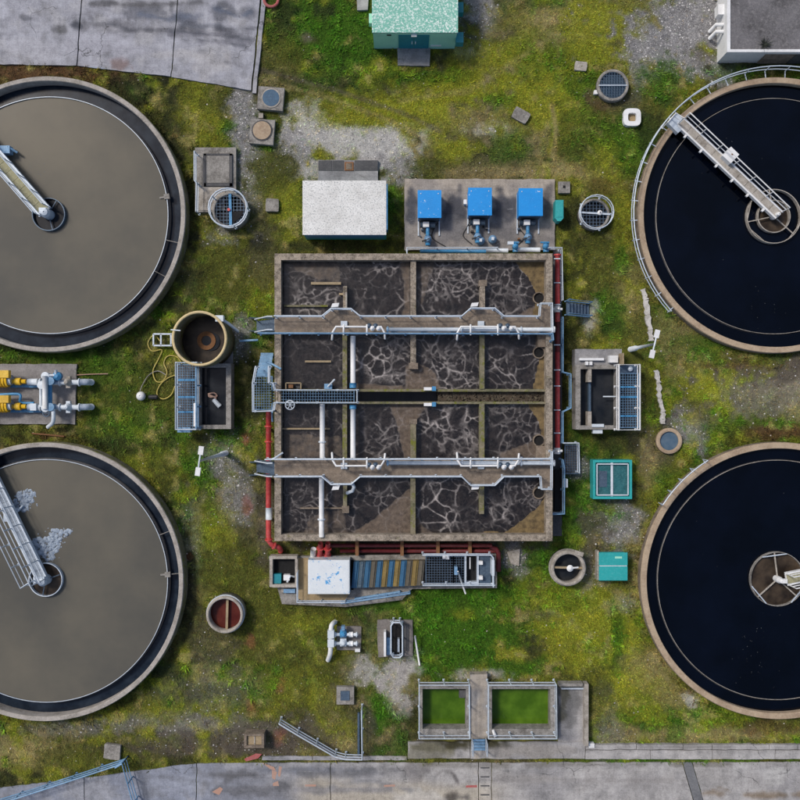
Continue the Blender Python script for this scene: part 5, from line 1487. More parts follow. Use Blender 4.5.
for i, (p, q) in enumerate(((dx0, dm - .01), (dm + .01, dx1))):
    dr = MB().wbox(p, yb - .05, q, yb + .02, .1, 1.95).build('door', M['teal_dark'], gs)
    MB().wbox((q - .12 if i == 0 else p + .06), yb - .1, (q - .06 if i == 0 else p + .12), yb - .05, .85, 1.15).build('handle', M['pipe_pale'], dr)
MB().wbox(dm - .16, yb - .16, dm + .16, yb - .0, 2.0, 2.12).build('door_lamp', M['white'], gs)
MB().wbox(dx1 + .12, yb - .03, dx1 + .75, yb + .0, .35, .5).build('sign_plate', M['white'], gs)
MB().wbox(x0 + .8, yb - .04, x0 + 1.05, yb, 1.9, 2.0).build('vent', M['black'], gs)
for yy in (8, 38):
    p = W(459, yy, 1.5); MB().wbox(x1 - .02, p[1] - .3, x1 + .42, p[1] + .3, 1.0, 1.6).build('duct_hood', M['teal_dark'], gs)
p = W(370.5, 19, 1.6); MB().wbox(x0 - .25, p[1] - .28, x0 + .02, p[1] + .28, 1.2, 1.7).build('side_box', M['mint'], gs)
slab('door_step', [(397.5, 45), (430, 45), (430, 65.5), (397.5, 65)], .09, pave)
slab('concrete_patch', [(356, -10), (369, -10), (368, 10), (357, 10)], .1, pave)

fb = thing('flat_roofed_building', 'low building with dirty flat felt roof and white parapet', 'building', 760, 25)
zr = 1.75
a = W(727, -70, zr); b_ = W(905, 52, zr)
xa, ya, xb, yb = a[0], b_[1], b_[0], a[1]
MB().wbox(xa + .06, ya + .06, xb, yb, -.1, zr - .3).build('wall', M['white'], fb)
MB().wbox(xa + .18, ya + .18, xb - .1, yb - .1, zr - .3, zr - .12).build('roof', M['felt'], fb)
mb = MB(); mb.wbox(xa, ya, xa + .2, yb, zr - .32, zr); mb.wbox(xa + .2, ya, xb, ya + .16, zr - .32, zr)
mb.build('parapet', M['white'], fb)
p0 = W(763, 58, .9)[0]; p1 = W(792, 58, .9)[0]
sd_ = MB().wbox(p0, ya - .02, p1, ya + .05, .02, 1.4).build('shutter', M['conc_brown'], fb)
for i in range(6): MB().wbox(p0 + .02, ya - .035, p1 - .02, ya - .02, .08 + i * .22, .2 + i * .22).build('shutter_slat', M['conc_brown'], sd_)
MB().wbox(p1 + .05, ya - .02, xb, ya + .05, .02, 1.4).build('lower_panel', M['conc_dark'], fb)
for y in (25, 32):
    p = W(716, y, 1.0); MB().tube([(xa + .05, p[1], 1.05), (xa - .38, p[1], 1.05), (xa - .42, p[1], .1)], .11, 10).build('flue_pipe', M['white'], fb, True)
p = W(717, 10, 1.0); MB().wbox(xa - .28, p[1] - .3, xa + .06, p[1] + .3, .5, 1.1).build('meter_box', M['white'], fb)
p = W(765, 44, zr)
mb = MB(); rr = random.Random(5)
for i in range(60):
    a_ = rr.uniform(0, 2 * PI); L = rr.uniform(.2, .6); zz = zr - .12
    c_, s_ = math.cos(a_), math.sin(a_)
    mb.add([(p[0] - s_ * .02, p[1] + c_ * .02, zz), (p[0] + s_ * .02, p[1] - c_ * .02, zz), (p[0] + c_ * L, p[1] + s_ * L, zz + rr.uniform(.05, .3))], [(0, 1, 2)])
M['weed'] = weathered('dark_weed', (.02, .026, .018), None, None, .9, bmp=0)
o = mb.build('roof_weed', M['weed']); tag(o, 'dark dead weed growing on the flat felt roof', 'weed')

# ------------------------------------------------------------------ round chambers
def chamber(name, tx, cx, cy, r, zt, wall, ring, inner, zi, cat='chamber', group=None, n=40):
    t = thing(name, tx, cat, cx, cy, group)
    x, y, _ = W(cx, cy, zt); t.location = (x, y, 0)
    k = kz(zt); ro = r * k
    MB().lathe(x, y, [(ro, -.1), (ro, zt - .03), (ro - .03, zt), (ro - wall + .02, zt), (ro - wall, zt - .02), (ro - wall, -.05)], n).build('ring_wall', ring, t, True)
    if inner: MB().disc(x, y, ro - wall + .01, zi, n).build('water', inner, t)
    return t, x, y, ro


def rgrate(t, x, y, r, z, sp, mat, w=.03):
    mb = MB()
    k = -r + sp / 2
    while k < r:
        hl = math.sqrt(max(0, r * r - k * k))
        mb.wbox(x + k - w / 2, y - hl, x + k + w / 2, y + hl, z - .04, z)
        mb.wbox(x - hl, y + k - w / 2, x + hl, y + k + w / 2, z - .036, z - .004)
        k += sp
    return mb.build('grating', mat, t)


t, x, y, ro = chamber('manhole_chamber', 'round chamber with gridded steel cover by the grey gravel', 613, 85, 16, .4, .17, M['conc'], M['w_blue'], .2)
rgrate(t, x, y, ro - .18, .38, .16, M['steel_dark'])
MB().bar((x - ro + .1, y - .02, .41), (x + ro - .1, y - .02, .41), .06, .04).build('cover_bar', M['steel'], t)
t, x, y, ro = chamber('manhole_chamber', 'railed round chamber with dark grid right of the blower pad', 594.5, 214, 15.5, .6, .14, M['conc'], M['w_dark'], .3)
rgrate(t, x, y, ro - .15, .56, .2, M['steel_dark'])
railing(t, [(x + (ro + .06) * math.cos(2 * PI * i / 20), y + (ro + .06) * math.sin(2 * PI * i / 20)) for i in range(20)], .55, .75, M['steel'], .032, closed=True, world_pts=True, spacing=.9, every=4)
MB().bar((x - ro, y + .1, .62), (x + ro, y - .02, .62), .1, .05).build('cover_bar', M['steel'], t)
mb = MB(); mb.lathe(x + .3, y + .06, [(.14, .6), (.15, .7), (.04, .78)], 10); mb.build('float', M['white'], t)
t, x, y, ro = chamber('manhole_chamber', 'blue railed round chamber with a black open quarter beside the cracked slab', 230, 210, 18, .8, .16, M['conc'], M['w_dark'], .3)
rgrate(t, x, y, ro - .17, .76, .2, M['steel_dark'])
mb = MB(); mb.add([(x + .05, y - .1, .80), (x + ro * .75, y - .05, .80), (x + ro * .55, y - ro * .45, .80), (x + .05, y - ro * .8, .80)], [(0, 3, 2, 1)]); mb.build('open_hatch', M['black'], t)
MB().bar((x + .05, y - ro + .1, .83), (x + .0, y + ro - .1, .83), .16, .05).build('cover_bar', M['blue_pipe'], t)
MB().lathe(x - .05, y + .0, [(.09, .85), (.09, .95), (.0, .95)], 10).build('red_knob', M['red'], t)
railing(t, [(x + (ro + .05) * math.cos(2 * PI * i / 20), y + (ro + .05) * math.sin(2 * PI * i / 20)) for i in range(20)], .75, .8, M['steel'], .045, closed=True, world_pts=True, spacing=.9, every=4)
t, x, y, ro = chamber('manhole_chamber', 'small tan ringed chamber of blue grey water near the lower right tank', 669.5, 441, 13, .25, .22, M['rim_tan'], M['w_blue'], .12)
t, x, y, ro = chamber('manhole_chamber', 'raised concrete ring chamber with white float below the basin corner', 568.5, 568.5, 17.5, .9, .19, M['conc_light'], M['w_dark'], .15)
MB().bar((x - ro + .1, y + .05, .75), (x + ro - .1, y + .0, .75), .12, .06).build('cross_beam', M['wood'], t)
mb = MB(); mb.lathe(x + .1, y, [(.16, .72), (.2, .85), (.08, .95), (.01, .96)], 12); mb.tube([(x + .1, y, .88), (x + .6, y + .05, .8)], .05, 6); mb.build('float', M['white'], t)
MB().bar((x + .35, y + ro * .95, .95), (x + .85, y + ro * .8, .95), .25, .12).build('lid_lump', M['conc_light'], t)
MB().lathe(x, y, [(ro * .98 + .09, .45), (ro + .09, .55), (ro - .0, .55), (ro - .0, .45)], 40).build('step_ring', M['conc'], t)
t, x, y, ro = chamber('manhole_chamber', 'raised round chamber of rust red water in the lower left grass', 224.5, 615, 18.5, 1.1, .15, M['conc_light'], M['w_rust'], .5)
MB().bar((x + .05, y - ro + .15, .7), (x + .1, y + ro - .15, .7), .14, .08).build('cross_beam', M['wood'], t)
MB().lathe(x, y, [(ro + .05, .75), (ro + .05, .85), (ro - .0, .85), (ro - .0, .75)], 40).build('step_ring', M['steel'], t)
# tall concrete cylinder
t, x, y, ro = chamber('concrete_cylinder', 'tall open concrete cylinder with yellow lip and rusty brown inside', 199.5, 338.5, 27.5, 2.4, .12, M['conc_moss'], M['w_brown'], .5, 'tank')
MB().lathe(x, y, [(ro + .015, 2.34), (ro + .015, 2.44), (ro - .13, 2.44), (ro - .13, 2.34)], 48).build('lip', M['yellowcap'], t, True)
MB().lathe(x, y, [(.55, .5), (.55, .62), (.3, .62), (.3, .5)], 24).build('inner_sump', M['rust'], t)
MB().disc(x + .25, y - .05, .55, .56, 24).build('sump_water', M['w_dark'], t)
MB().bar((x - ro - .05, y + .5, 2.46), (x - ro + .5, y + .45, 2.46), .06, .05).build('lip_bracket', M['pipe_pale'], t)
p = W(219, 318, 2.3); MB().wbox(p[0] - .2, p[1] - .2, p[0] + .25, p[1] + .15, 1.9, 2.35).build('outlet_bracket', M['pipe_pale'], t)
MB().tube([(p[0], p[1], 2.1), (p[0] + .5, p[1] - .3, 2.0), (p[0] + .7, p[1] - .6, .2)], .09, 8).build('outlet_pipe', M['steel'], t, True)
slab('cylinder_apron', [(214, 330), (233, 330), (233, 366), (205, 366)], .05, pave)
o = thing('pipe_cradle', 'small grey steel frame on the grass left of the concrete cylinder', 'frame', 163, 340)
mb = MB()
for a, b_ in (((153.5, 334), (172, 334)), ((153.5, 345.5), (172, 345.5)), ((153.5, 334), (153.5, 345.5)), ((161, 334), (161, 345.5)), ((171, 334), (171, 345.5))): mb.bar(W(*a, .3), W(*b_, .3), .09, .09)
mb.build('frame_bars', M['steel'], o)
for px_, py_ in ((154, 334.5), (154, 345), (171, 334.5), (171, 345)):
    p = W(px_, py_, .3); MB().wbox(p[0] - .04, p[1] - .04, p[0] + .04, p[1] + .04, -.05, .26).build('leg', M['steel'], o)
# loose hose and float
P = [(160, 341, .1), (154, 335, .06), (148, 343, .05), (152, 351, .05), (162, 350, .06), (158, 360, .05), (153, 371, .05), (156, 381, .05), (163, 381, .06), (167, 372, .1), (164, 363, .05), (168, 356, .05), (177, 357, .05), (182, 364, .05)]
o = MB().tube(curve_pts([W(*p) for p in P], 5), .035, 6).build('hose', M['hose']); tag(o, 'thin yellow hose looped from the steel frame towards the blue platform', 'hose')
P = [(176, 375, .06), (168, 378, .05), (160, 385, .05), (157, 394, .05), (163, 399, .05), (171, 395, .05), (175, 386, .08)]
o = MB().tube(curve_pts([W(*p) for p in P], 5), .035, 6).build('hose', M['hose']); tag(o, 'yellow hose coil ending at the black canister', 'hose')
P = [(140, 391, .15), (143, 384, .06), (149, 375, .05), (158, 371, .06), (166, 375, .05)]
o = MB().tube(curve_pts([W(*p) for p in P], 5), .03, 6).build('cable', M['conc']); tag(o, 'thin grey cable running up from the white float ball', 'cable')
x, y, _ = W(140, 396, .4)
o = MB().lathe(x, y, [(.12, -.03), (.24, .08), (.28, .22), (.22, .38), (.1, .44), (.01, .45)], 20).build('float_ball', M['white'], None, True); tag(o, 'white float ball lying on the grass left of the blue platform', 'float')
p = W(153, 397, .2); o = MB().tube([(p[0] - .28, p[1], .14), (p[0] - .2, p[1], .15), (p[0] + .22, p[1], .15), (p[0] + .28, p[1], .14)], [.1, .14, .14, .1], 12).build('canister', M['rubber']); tag(o, 'small black canister beside the white float ball', 'canister')

# ------------------------------------------------------------------ rectangular chambers with grating platforms
ch = thing('pump_chamber', 'open chamber with blue grating platform below the concrete cylinder', 'chamber', 203, 397)
zt = 1.0
mb = MB(); mb.box(198, 363.5, 231, 367.5, -.1, zt); mb.box(226, 367.5, 231, 425, -.1, zt); mb.box(198, 425, 231, 429, -.1, zt); mb.box(197, 367.5, 199.5, 425, -.1, zt)
mb.build('wall', M['conc'], ch)
MB().box(199, 367, 226.5, 425.5, .2, .3).build('water', M['w_dark'], ch)
MB().box(176, 364, 197, 429, -.05, .05).build('platform_base', M['conc_dark'], ch)
gp_ = grating(ch, 177.5, 365, 195, 428, 1.05, .27, .045, M['steel_blue'])
for y in (380, 397, 412):
    a = W(177.5, y, 1.06); b_ = W(195, y, 1.06); MB().bar(a, b_, .12, .04).build('panel_joint', M['blue_pipe'], ch)
railing(ch, [(197, 362.5), (175.5, 362.5), (175.5, 429.5), (196, 429.5)], 1.05, 1.0, M['steel'], .042, spacing=1.3)
railing(ch, [(196.2, 364), (196.2, 428)], 1.05, 1.0, M['steel_blue'], .045, spacing=1.3)
MB().box(193.5, 403, 196.5, 426.5, 1.1, 1.5).build('cable_tray', M['white'], ch)
p = W(185, 429, 1.3); MB().wbox(p[0] - .45, p[1] - .2, p[0] + .3, p[1] + .1, .8, 1.3).build('junction_box', M['steel_blue'], ch)
o = thing('submersible_pump', 'small pale pump with red tangled rope floating in the pump chamber', 'pump', 214, 400, z=.3)
MB().tube([W(213.5, 399.5, .45), W(220, 406.5, .45)], [.13, .15], 10).build('pump_body', M['pipe_pale'], o)
P = [(208, 394, .4), (214, 393, .45), (217, 396, .4), (210, 397, .4), (209, 395, .42), (216, 398, .45), (213, 400, .45)]
MB().tube(curve_pts([W(*p) for p in P], 5), .045, 6).build('rope', M['orange'], o)

ch = thing('outlet_chamber', 'open dark chamber with white railed grating on its right side', 'chamber', 608, 397)
zt = 1.0
mb = MB(); mb.box(575.5, 365, 580.5, 429.5, -.1, zt); mb.box(580.5, 365, 619, 369, -.1, zt); mb.box(580.5, 425.5, 619, 429.5, -.1, zt); mb.box(616.5, 369, 619.5, 425.5, -.1, zt)
mb.build('wall', M['conc'], ch)
MB().box(580, 368.5, 617, 426, .12, .25).build('water', M['w_dark'], ch)
mb = MB(); mb.box(588, 367.8, 591.5, 382, .1, .97); mb.box(588, 411.5, 591.5, 426, .1, .97); mb.build('baffle_wall', M['conc_light'], ch)
mb = MB(); mb.box(588.6, 382.2, 590.9, 411.3, .1, .6); mb.build('weir_plate', M['steel_dark'], ch)
MB().bar(W(603, 396.5, .8), W(616, 396.5, .8), .07, .06).build('level_probe', M['pipe_pale'], ch)
grating(ch, 620.5, 374, 638, 427, 1.02, .28, .045, M['steel_blue'])
MB().box(619.7, 365, 638.5, 373.4, .85, 1.02).build('cover_plate', M['steel_dark'], ch)
MB().box(620, 365, 638, 428, -.05, .1).build('platform_base', M['conc_dark'], ch)
for y in (387, 397, 416): MB().bar(W(620.5, y, 1.03), W(638, y, 1.03), .1, .04).build('panel_joint', M['blue_pipe'], ch)
railing(ch, [(619, 364.5), (640, 364.5), (640, 430), (619, 430)], 1.02, 1.0, M['white'], .042, closed=True, spacing=1.3)
p = W(630, 369, 1.1); MB().lathe(p[0], p[1], [(.14, 1.02), (.14, 1.2), (.05, 1.25), (.0, 1.25)], 12).build('hand_wheel', M['steel'], ch)
mb = MB(); mb.box(592, 424, 604, 427, .95, 1.1); mb.box(593, 429.7, 602.5, 433.5, .5, .9); mb.build('penstock', M['pipe_pale'], ch)
slab('chamber_apron', [(575, 349), (622, 349), (622, 366), (575, 366)], .9, ch, -.1)
MB().box(579.5, 358, 604, 360.4, .9, 1.15).build('white_trough', M['white'], ch)
MB().box(609.5, 355.5, 618, 362.5, .9, 1.35).build('kiosk', M['white'], ch)
for x in (587, 591): MB().box(x - 1.4, 361.5, x + 1.4, 365, .9, 1.2).build('valve_head', M['white'], ch)
MB().box(622.5, 353, 624, 365, 1.0, 1.9).build('vent_pipe', M['wood'], ch)

# ------------------------------------------------------------------ teal covered tanks on the right
t = thing('teal_tank', 'teal framed sump with glassy green panels and centre bar', 'tank', 612, 480)
zt = .8
mb = MB(); mb.box(593, 460, 632, 462.5, -.05, zt); mb.box(593, 496.5, 632, 499, -.05, zt); mb.box(593, 462.5, 595.5, 496.5, -.05, zt); mb.box(629.5, 462.5, 632, 496.5, -.05, zt)
mb.build('frame', M['teal'], t)
M['teal_mesh'] = weathered('murky_teal_panel', (.03, .14, .155), (.01, .05, .06), (.10, .26, .28), .25, amt=.8, big=1.5)
for a, b_ in ((595.6, 610.6), (613.2, 629.4)): MB().box(a, 462.6, b_, 496.4, .5, .7).build('panel', M['teal_mesh'], t)
MB().box(610.8, 462.6, 613, 496.4, .4, .76).build('centre_bar', M['pipe_pale'], t)
mb = MB()
for a, b_ in (((597, 464), (628, 464)), ((628, 464), (628, 495)), ((628, 495), (597, 495)), ((597, 495), (597, 464))): mb.bar(W(*a, .84), W(*b_, .84), .06, .05)
mb.build('edge_trim', M['pipe_pale'], t)
MB().box(599, 471, 607, 487, .7, .72).build('open_hatch', M['steel_dark'], t)
t = thing('teal_box', 'solid teal box with two lids beside the lower right tank', 'box', 613, 566)
MB().box(600, 554, 627, 580, -.05, .75).build('box_body', M['teal'], t)
MB().box(599, 552.5, 627.5, 565.4, .75, .82).build('lid', M['teal'], t); MB().box(599, 566.4, 627.5, 580.5, .75, .82).build('lid', M['teal'], t)
MB().box(599.5, 565.5, 627, 566.3, .75, .80).build('hinge', M['pipe_pale'], t); MB().box(615, 556.5, 622, 558.5, .82, .826).build('label_plate', M['mint'], t)
MB().box(597, 551, 599, 580, -.05, .5).build('side_kerb', M['conc_light'], t)

# ------------------------------------------------------------------ pads, lids and blocks
t = thing('cover_slab', 'cracked concrete slab with raised grey panel and a side handrail', 'slab', 215, 180)
MB().box(195, 147.5, 236, 212, -.1, .3).build('slab_base', M['conc'], t)
mb = MB(); mb.box(204, 153.5, 232, 155.5, .3, .42); mb.box(204, 183, 232, 186, .3, .42); mb.box(203, 153.5, 206, 186, .3, .42); mb.box(229.5, 153.5, 232, 186, .3, .42); mb.build('raised_edge', M['conc_dark'], t)
MB().box(206.2, 155.7, 229.3, 182.8, .3, .40).build('raised_panel', M['conc'], t)
MB().box(198, 187, 225, 210, .3, .34).build('lower_panel', M['conc_light'], t)
railing(t, [(194.3, 151), (194.3, 180), (196.5, 183), (196, 211)], .3, .9, M['steel'], .04)
M['lid_blue'] = weathered('dark_blue_lid', (.035, .10, .18), (.015, .04, .08), (.1, .2, .3), .6)
t = thing('manhole_cover', 'concrete block with round blue cover at the yard corner', 'manhole', 270, 98)
MB().prism([(258.5, 86), (284.5, 88), (282.5, 111), (257, 108.5)], -.1, .3).build('block', M['conc'], t)
x, y, _ = W(271, 98, .32); MB().lathe(x, y, [(.58, .29), (.58, .34), (.52, .35), (.0, .35)], 28, False).build('frame_ring', M['conc_light'], t); MB().lathe(x, y, [(.5, .34), (.5, .365), (.0, .37)], 28, False).build('lid', M['lid_blue'], t)
t = thing('manhole_cover', 'concrete block with tan round lid below the blue covered block', 'manhole', 262, 130)
MB().prism([(251, 118.5), (275, 120), (273, 145), (249, 143)], -.1, .3).build('block', M['conc'], t)
x, y, _ = W(262, 130.5, .32); MB().lathe(x, y, [(.62, .29), (.62, .33), (.55, .34), (.0, .34)], 28, False).build('frame_ring', M['conc_dark'], t); MB().lathe(x, y, [(.54, .33), (.54, .37), (.0, .39)], 28, False).build('lid', M['rim_tan'], t)
MB().box(258.5, 113, 263, 118, -.05, .2).build('block_tail', M['conc_light'], t)
t = thing('concrete_surround', 'white square concrete ring with a soil filled hole near the upper right tank', 'manhole', 632, 117)
zt = .3
P = []
for i in range(24):
    a_ = 2 * PI * i / 24; c_, s_ = math.cos(a_), math.sin(a_)
    q = (abs(c_) ** 4 + abs(s_) ** 4) ** -.25
    P.append((c_ * q, s_ * q))
x, y, _ = W(632.3, 117, zt)
vs = []; 
for sc, z in ((.52, -.05), (.52, zt), (.25, zt), (.25, -.05)): vs += [(x + p[0] * sc, y + p[1] * sc, z) for p in P]
fs = [(k * 24 + i, k * 24 + (i + 1) % 24, (k + 1) * 24 + (i + 1) % 24, (k + 1) * 24 + i) for k in range(3) for i in range(24)]
MB().add(vs, fs).build('ring', M['white'], t); MB().wbox(x - .24, y - .24, x + .24, y + .24, -.05, .05).build('soil_fill', M['sand'], t)
t = thing('drain_cover', 'small square concrete inspection block with grey lid in the lower grass', 'drain cover', 345, 695)
MB().box(336.5, 687, 354, 704.5, -.1, .25).build('block', M['conc'], t); MB().box(340.5, 691, 349.5, 700.5, .25, .29).build('lid', M['steel_dark'], t)
for cx, cy, w_, h_, rot, tx, mt in ((581, 66, 6, 4.5, .1, 'pale flat stone in the grass left of the gridded chamber', 'conc_light'), (521, 115, 8, 6, .5, 'grey broken slab lying in the lawn behind the blowers', 'conc'), (272, 205, 6.5, 6.5, .05, 'grey square slab in the moss left of the white roofed shed', 'conc'), (112, 752, 8, 7.5, .12, 'small concrete plinth above the blue corner railing', 'conc'), (596, 92, 1.9, 1.9, 0, 'small white stone beside the gridded chamber', 'white'), (545, 663, 0.1, .1, 0, '', '')):
    if not tx: continue
    rr = random.Random(int(cx)); P = []
    Q = [(-w_, -h_), (w_, -h_), (w_, h_), (-w_, h_)]
    for i in range(4):
        (ax, ay), (bx, by) = Q[i], Q[(i + 1) % 4]
        for f in (.06, .5, .94):
            u = ax + (bx - ax) * f + rr.uniform(-.06, .06) * w_; v = ay + (by - ay) * f + rr.uniform(-.06, .06) * h_
            P.append((cx + u * math.cos(rot) - v * math.sin(rot), cy + u * math.sin(rot) + v * math.cos(rot)))
    o = MB().prism(P, -.1, .16 if mt != 'conc' else .18).build('stone_slab' if mt != 'white' else 'stone', M[mt]); tag(o, tx, 'slab' if mt != 'white' else 'stone')
t = thing('small_tank_box', 'open topped brown box by the road with worn lid', 'box', 254, 740)
mb = MB(); mb.box(244, 734, 246.5, 748, -.05, .7); mb.box(261.5, 734, 264, 748, -.05, .7); mb.box(246.5, 745.5, 261.5, 748, -.05, .7); mb.box(246.5, 734, 261.5, 736, -.05, .7); mb.build('box_walls', M['conc_brown'], t)
MB().box(246.6, 736.1, 261.4, 745.4, .2, .55).build('lid', M['wood'], t); MB().box(254, 736.5, 255, 745, .55, .6).build('lid_bar', M['conc_light'], t)

# ------------------------------------------------------------------ pump sets
slab('pump_pad', [(-40, 364), (76.5, 364), (75, 424), (-40, 424)], .12, pave)
PS = thing('pump_skid', 'yellow pumps with blue and pale valve pipework on a concrete pad', 'pump set', 40, 393)


def flp(parent, a, b_, r, mat, fl=2, name='pipe_run', fm=None):
    A, B = Vector(W(*a)), Vector(W(*b_))
    o = MB().tube([A, B], r, 12).build(name, mat, parent, True)
    d = (B - A).normalized()
    for i in range(fl):
        c = A.lerp(B, .06 + .88 * i / max(1, fl - 1))
        MB().tube([c - d * .035, c + d * .035], r * 1.6, 14).build('flange', fm or mat, o)
    return o


for yy in (0, 25):
    # yellow pump: volute, motor and bearing bracket
    x, y, _ = W(4, 381 + yy, .9)
    b1 = MB().tube([W(-14, 380 + yy, .75), W(9, 380 + yy, .75)], .42, 18).build('pump_motor', M['yellow'], PS, True)
    for i in range(7):
        c = W(-12 + i * 3, 380 + yy, .75); MB().tube([(c[0] - .02, c[1], .75), (c[0] + .02, c[1], .75)], .46, 18).build('cooling_fin', M['yellow'], b1)
    p = W(5, 374 + yy, 1.2); MB().wbox(p[0] - .3, p[1] - .22, p[0] + .22, p[1] + .22, .9, 1.25).build('terminal_box', M['yellow'], PS)
    MB().tube([W(9, 380 + yy, .75), W(12, 380 + yy, .75)], .3, 16).build('motor_end', M['steel'], PS, True)
    MB().tube([W(12, 381.5 + yy, .7), W(26, 381.5 + yy, .7)], .13, 10).build('shaft_guard', M['yellow'], PS, True)
    MB().tube([W(15.5, 381.5 + yy, .7), W(21, 381.5 + yy, .7)], .22, 14).build('coupling_guard', M['yellow'], PS, True)
    MB().box(10, 384.5 + yy, 41, 387.5 + yy, .12, .35).build('base_frame', M['blue_pipe'], PS)
    MB().tube([W(28, 382 + yy, .7), W(38, 382 + yy, .7)], .2, 14).build('volute_neck', M['pipe_pale'], PS, True)
    flp(PS, (38, 382.3 + yy, .75), (82, 382.3 + yy, .75), .15, M['pipe_pale'], 5, fm=M['pipe_pale'])
    p = W(67, 382 + yy, 1.0)
    mb = MB(); mb.lathe(p[0], p[1], [(.22, .5), (.26, .75), (.2, 1.0), (.1, 1.2), (.02, 1.22)], 14); mb.wbox(p[0] - .12, p[1] - .35, p[0] + .12, p[1] + .35, .6, .85); mb.build('gate_valve', M['pipe_pale'] if yy else M['conc_light'], PS)
    mb = MB(); e = W(83, 382 + yy, .7); mb.tube([(e[0] - .15, e[1], .75), (e[0] + .1, e[1], .75), (e[0] + .25, e[1], .55), (e[0] + .28, e[1], .05)], .19, 12); mb.build('end_bend', M['steel'], PS, True)
MB().box(30, 403.5, 36, 410.5, .5, 1.0).build('check_valve', M['pipe_pale'], PS)
MB().tube([W(45, 376, 1.35), W(45, 409, 1.35)], .15, 14).build('header_pipe', M['white'], PS, True)
MB().tube([W(41, 382, 1.1), W(41, 407, 1.1)], .10, 12).build('header_pipe', M['pipe_pale'], PS, True)
MB().tube([W(50, 378, 1.0), W(50, 411, 1.0)], .13, 12).build('header_pipe', M['blue_pipe'], PS, True)
for cx, cy in ((45, 376), (50, 381), (50, 407), (45, 408), (41, 385)):
    p = W(cx, cy, 1.3); mb = MB(); mb.lathe(p[0], p[1], [(.2, .7), (.2, 1.2), (.24, 1.22), (.24, 1.3), (.0, 1.32)], 14); mb.build('flange_top', M['steel_blue'] if cx == 50 else M['pipe_pale'], PS)
MB().tube([W(42, 375.5, 1.2), W(56, 375.5, 1.2), W(56, 370, 1.2)], .1, 10).build('bypass_pipe', M['pipe_pale'], PS, True)
mb = MB(); p = W(56.5, 376, 1.2); mb.lathe(p[0], p[1], [(.24, .8), (.26, 1.15), (.1, 1.3), (.0, 1.3)], 14); mb.build('valve', M['blue_pipe'], PS)
MB().tube(curve_pts([W(53, 409, 1.1), W(53.5, 417, 1.1), W(52.5, 423, .9), (W(48, 427, .4))], 4), .12, 10).build('drain_bend', M['pipe_pale'], PS, True)
p = W(46.5, 413, 1.2); mb = MB(); mb.tube([(p[0] + .2 * math.cos(2 * PI * i / 14), p[1] + .2 * math.sin(2 * PI * i / 14), 1.25) for i in range(14)], .035, 6, True); mb.bar((p[0] - .2, p[1], 1.25), (p[0] + .2, p[1], 1.25), .03, .03); mb.build('hand_wheel', M['steel_dark'], PS)
MB().tube(curve_pts([W(-5, 395, .8), W(18, 394, .8), W(20.5, 398, .8), W(20, 401, .7), W(24, 403, .6), W(34, 403, .6)], 4), .08, 8).build('flush_pipe', M['blue_pipe'], PS, True)
o = MB().tube([W(77, 375, .06), W(90, 374.2, .05), W(108, 373.8, .05)], .03, 6).build('cable', M['orange']); tag(o, 'thin orange cable running off the yellow pump pad', 'cable')
o = MB().tube([W(32, 433.5, .08), W(45, 434.5, .08), W(64, 436.5, .08)], .05, 6).build('rusty_bar', M['rust']); tag(o, 'rusty bar lying in the weeds above the lower left tank', 'bar')

slab('pump_pad', [(337, 626.5), (361, 626.5), (361, 650), (337, 650)], .1, pave)
t = thing('valve_set', 'white twin valve manifold on a small pad below the screening channel', 'valve set', 345, 640)
MB().tube(curve_pts([W(335, 622, .2), W(332.5, 624, .6), W(331, 629, .7), W(330.5, 650, .7), W(329.5, 656, .5), W(328, 660, .15)], 4), .14, 12).build('header_pipe', M['white'], t, True)
for yy in (634.5, 643.5):
    MB().box(327.5, yy - 3.8, 334, yy + 3.8, .5, .95).build('header_block', M['pipe_pale'], t)
    flp(t, (334, yy, .65), (358, yy, .65), .10, M['pipe_pale'], 4)
    p = W(343, yy, .9); mb = MB(); mb.lathe(p[0], p[1], [(.2, .4), (.22, .75), (.1, .95), (.0, .96)], 14); mb.wbox(p[0] - .18, p[1] - .22, p[0] + .18, p[1] + .22, .5, .72); mb.build('valve', M['blue_pipe'] if yy < 640 else M['pipe_pale'], t)
    MB().tube([W(349, yy, .65), W(353, yy, .65)], .16, 12).build('coupling', M['white'], t, True)
MB().box(355, 649, 360, 652, .1, .4).build('cable_box', M['white'], t)
p = W(343, 629, .9); MB().wbox(p[0] - .1, p[1] - .1, p[0] + .1, p[1] + .15, .5, .9).build('actuator', M['steel_blue'], t)
slab('hatch_pad', [(377, 620), (413, 620), (413, 656), (378, 657)], .12, pave)
t = thing('access_hatch', 'black open hatch inside an oval white guard rail', 'hatch', 396, 640)
MB().box(391.5, 624, 401.5, 655, .12, .14).build('opening', M['black'], t)
mb = MB(); mb.box(390, 622.5, 391.4, 656.5, .1, .3); mb.box(401.6, 622.5, 403, 656.5, .1, .3); mb.build('kerb', M['conc_dark'], t)
railing(t, [(391, 626), (393.5, 622.5), (400, 622.5), (402.5, 626), (402.5, 655), (400, 657.5), (393.5, 657.5), (391, 654)], .12, 1.0, M['steel'], .045, closed=True, spacing=1.0)
MB().box(383.8, 632, 386, 656.5, .12, .7).build('white_cabinet', M['white'], t)
MB().box(386.5, 638, 390, 655, .12, .35).build('side_cover', M['steel_blue'], t)
MB().box(403.6, 624, 408.5, 651, .12, .2).build('hatch_lid', M['conc_dark'], t)
MB().box(397.5, 639, 399.5, 652, .16, .5).build('guide_rail', M['steel'], t)
o = pipe('leaning_pole', [(415, 636, .6), (416.5, 646, .5), (419.5, 665, .1)], .055, M['white'], 'white pole leaning beside the oval railed hatch')

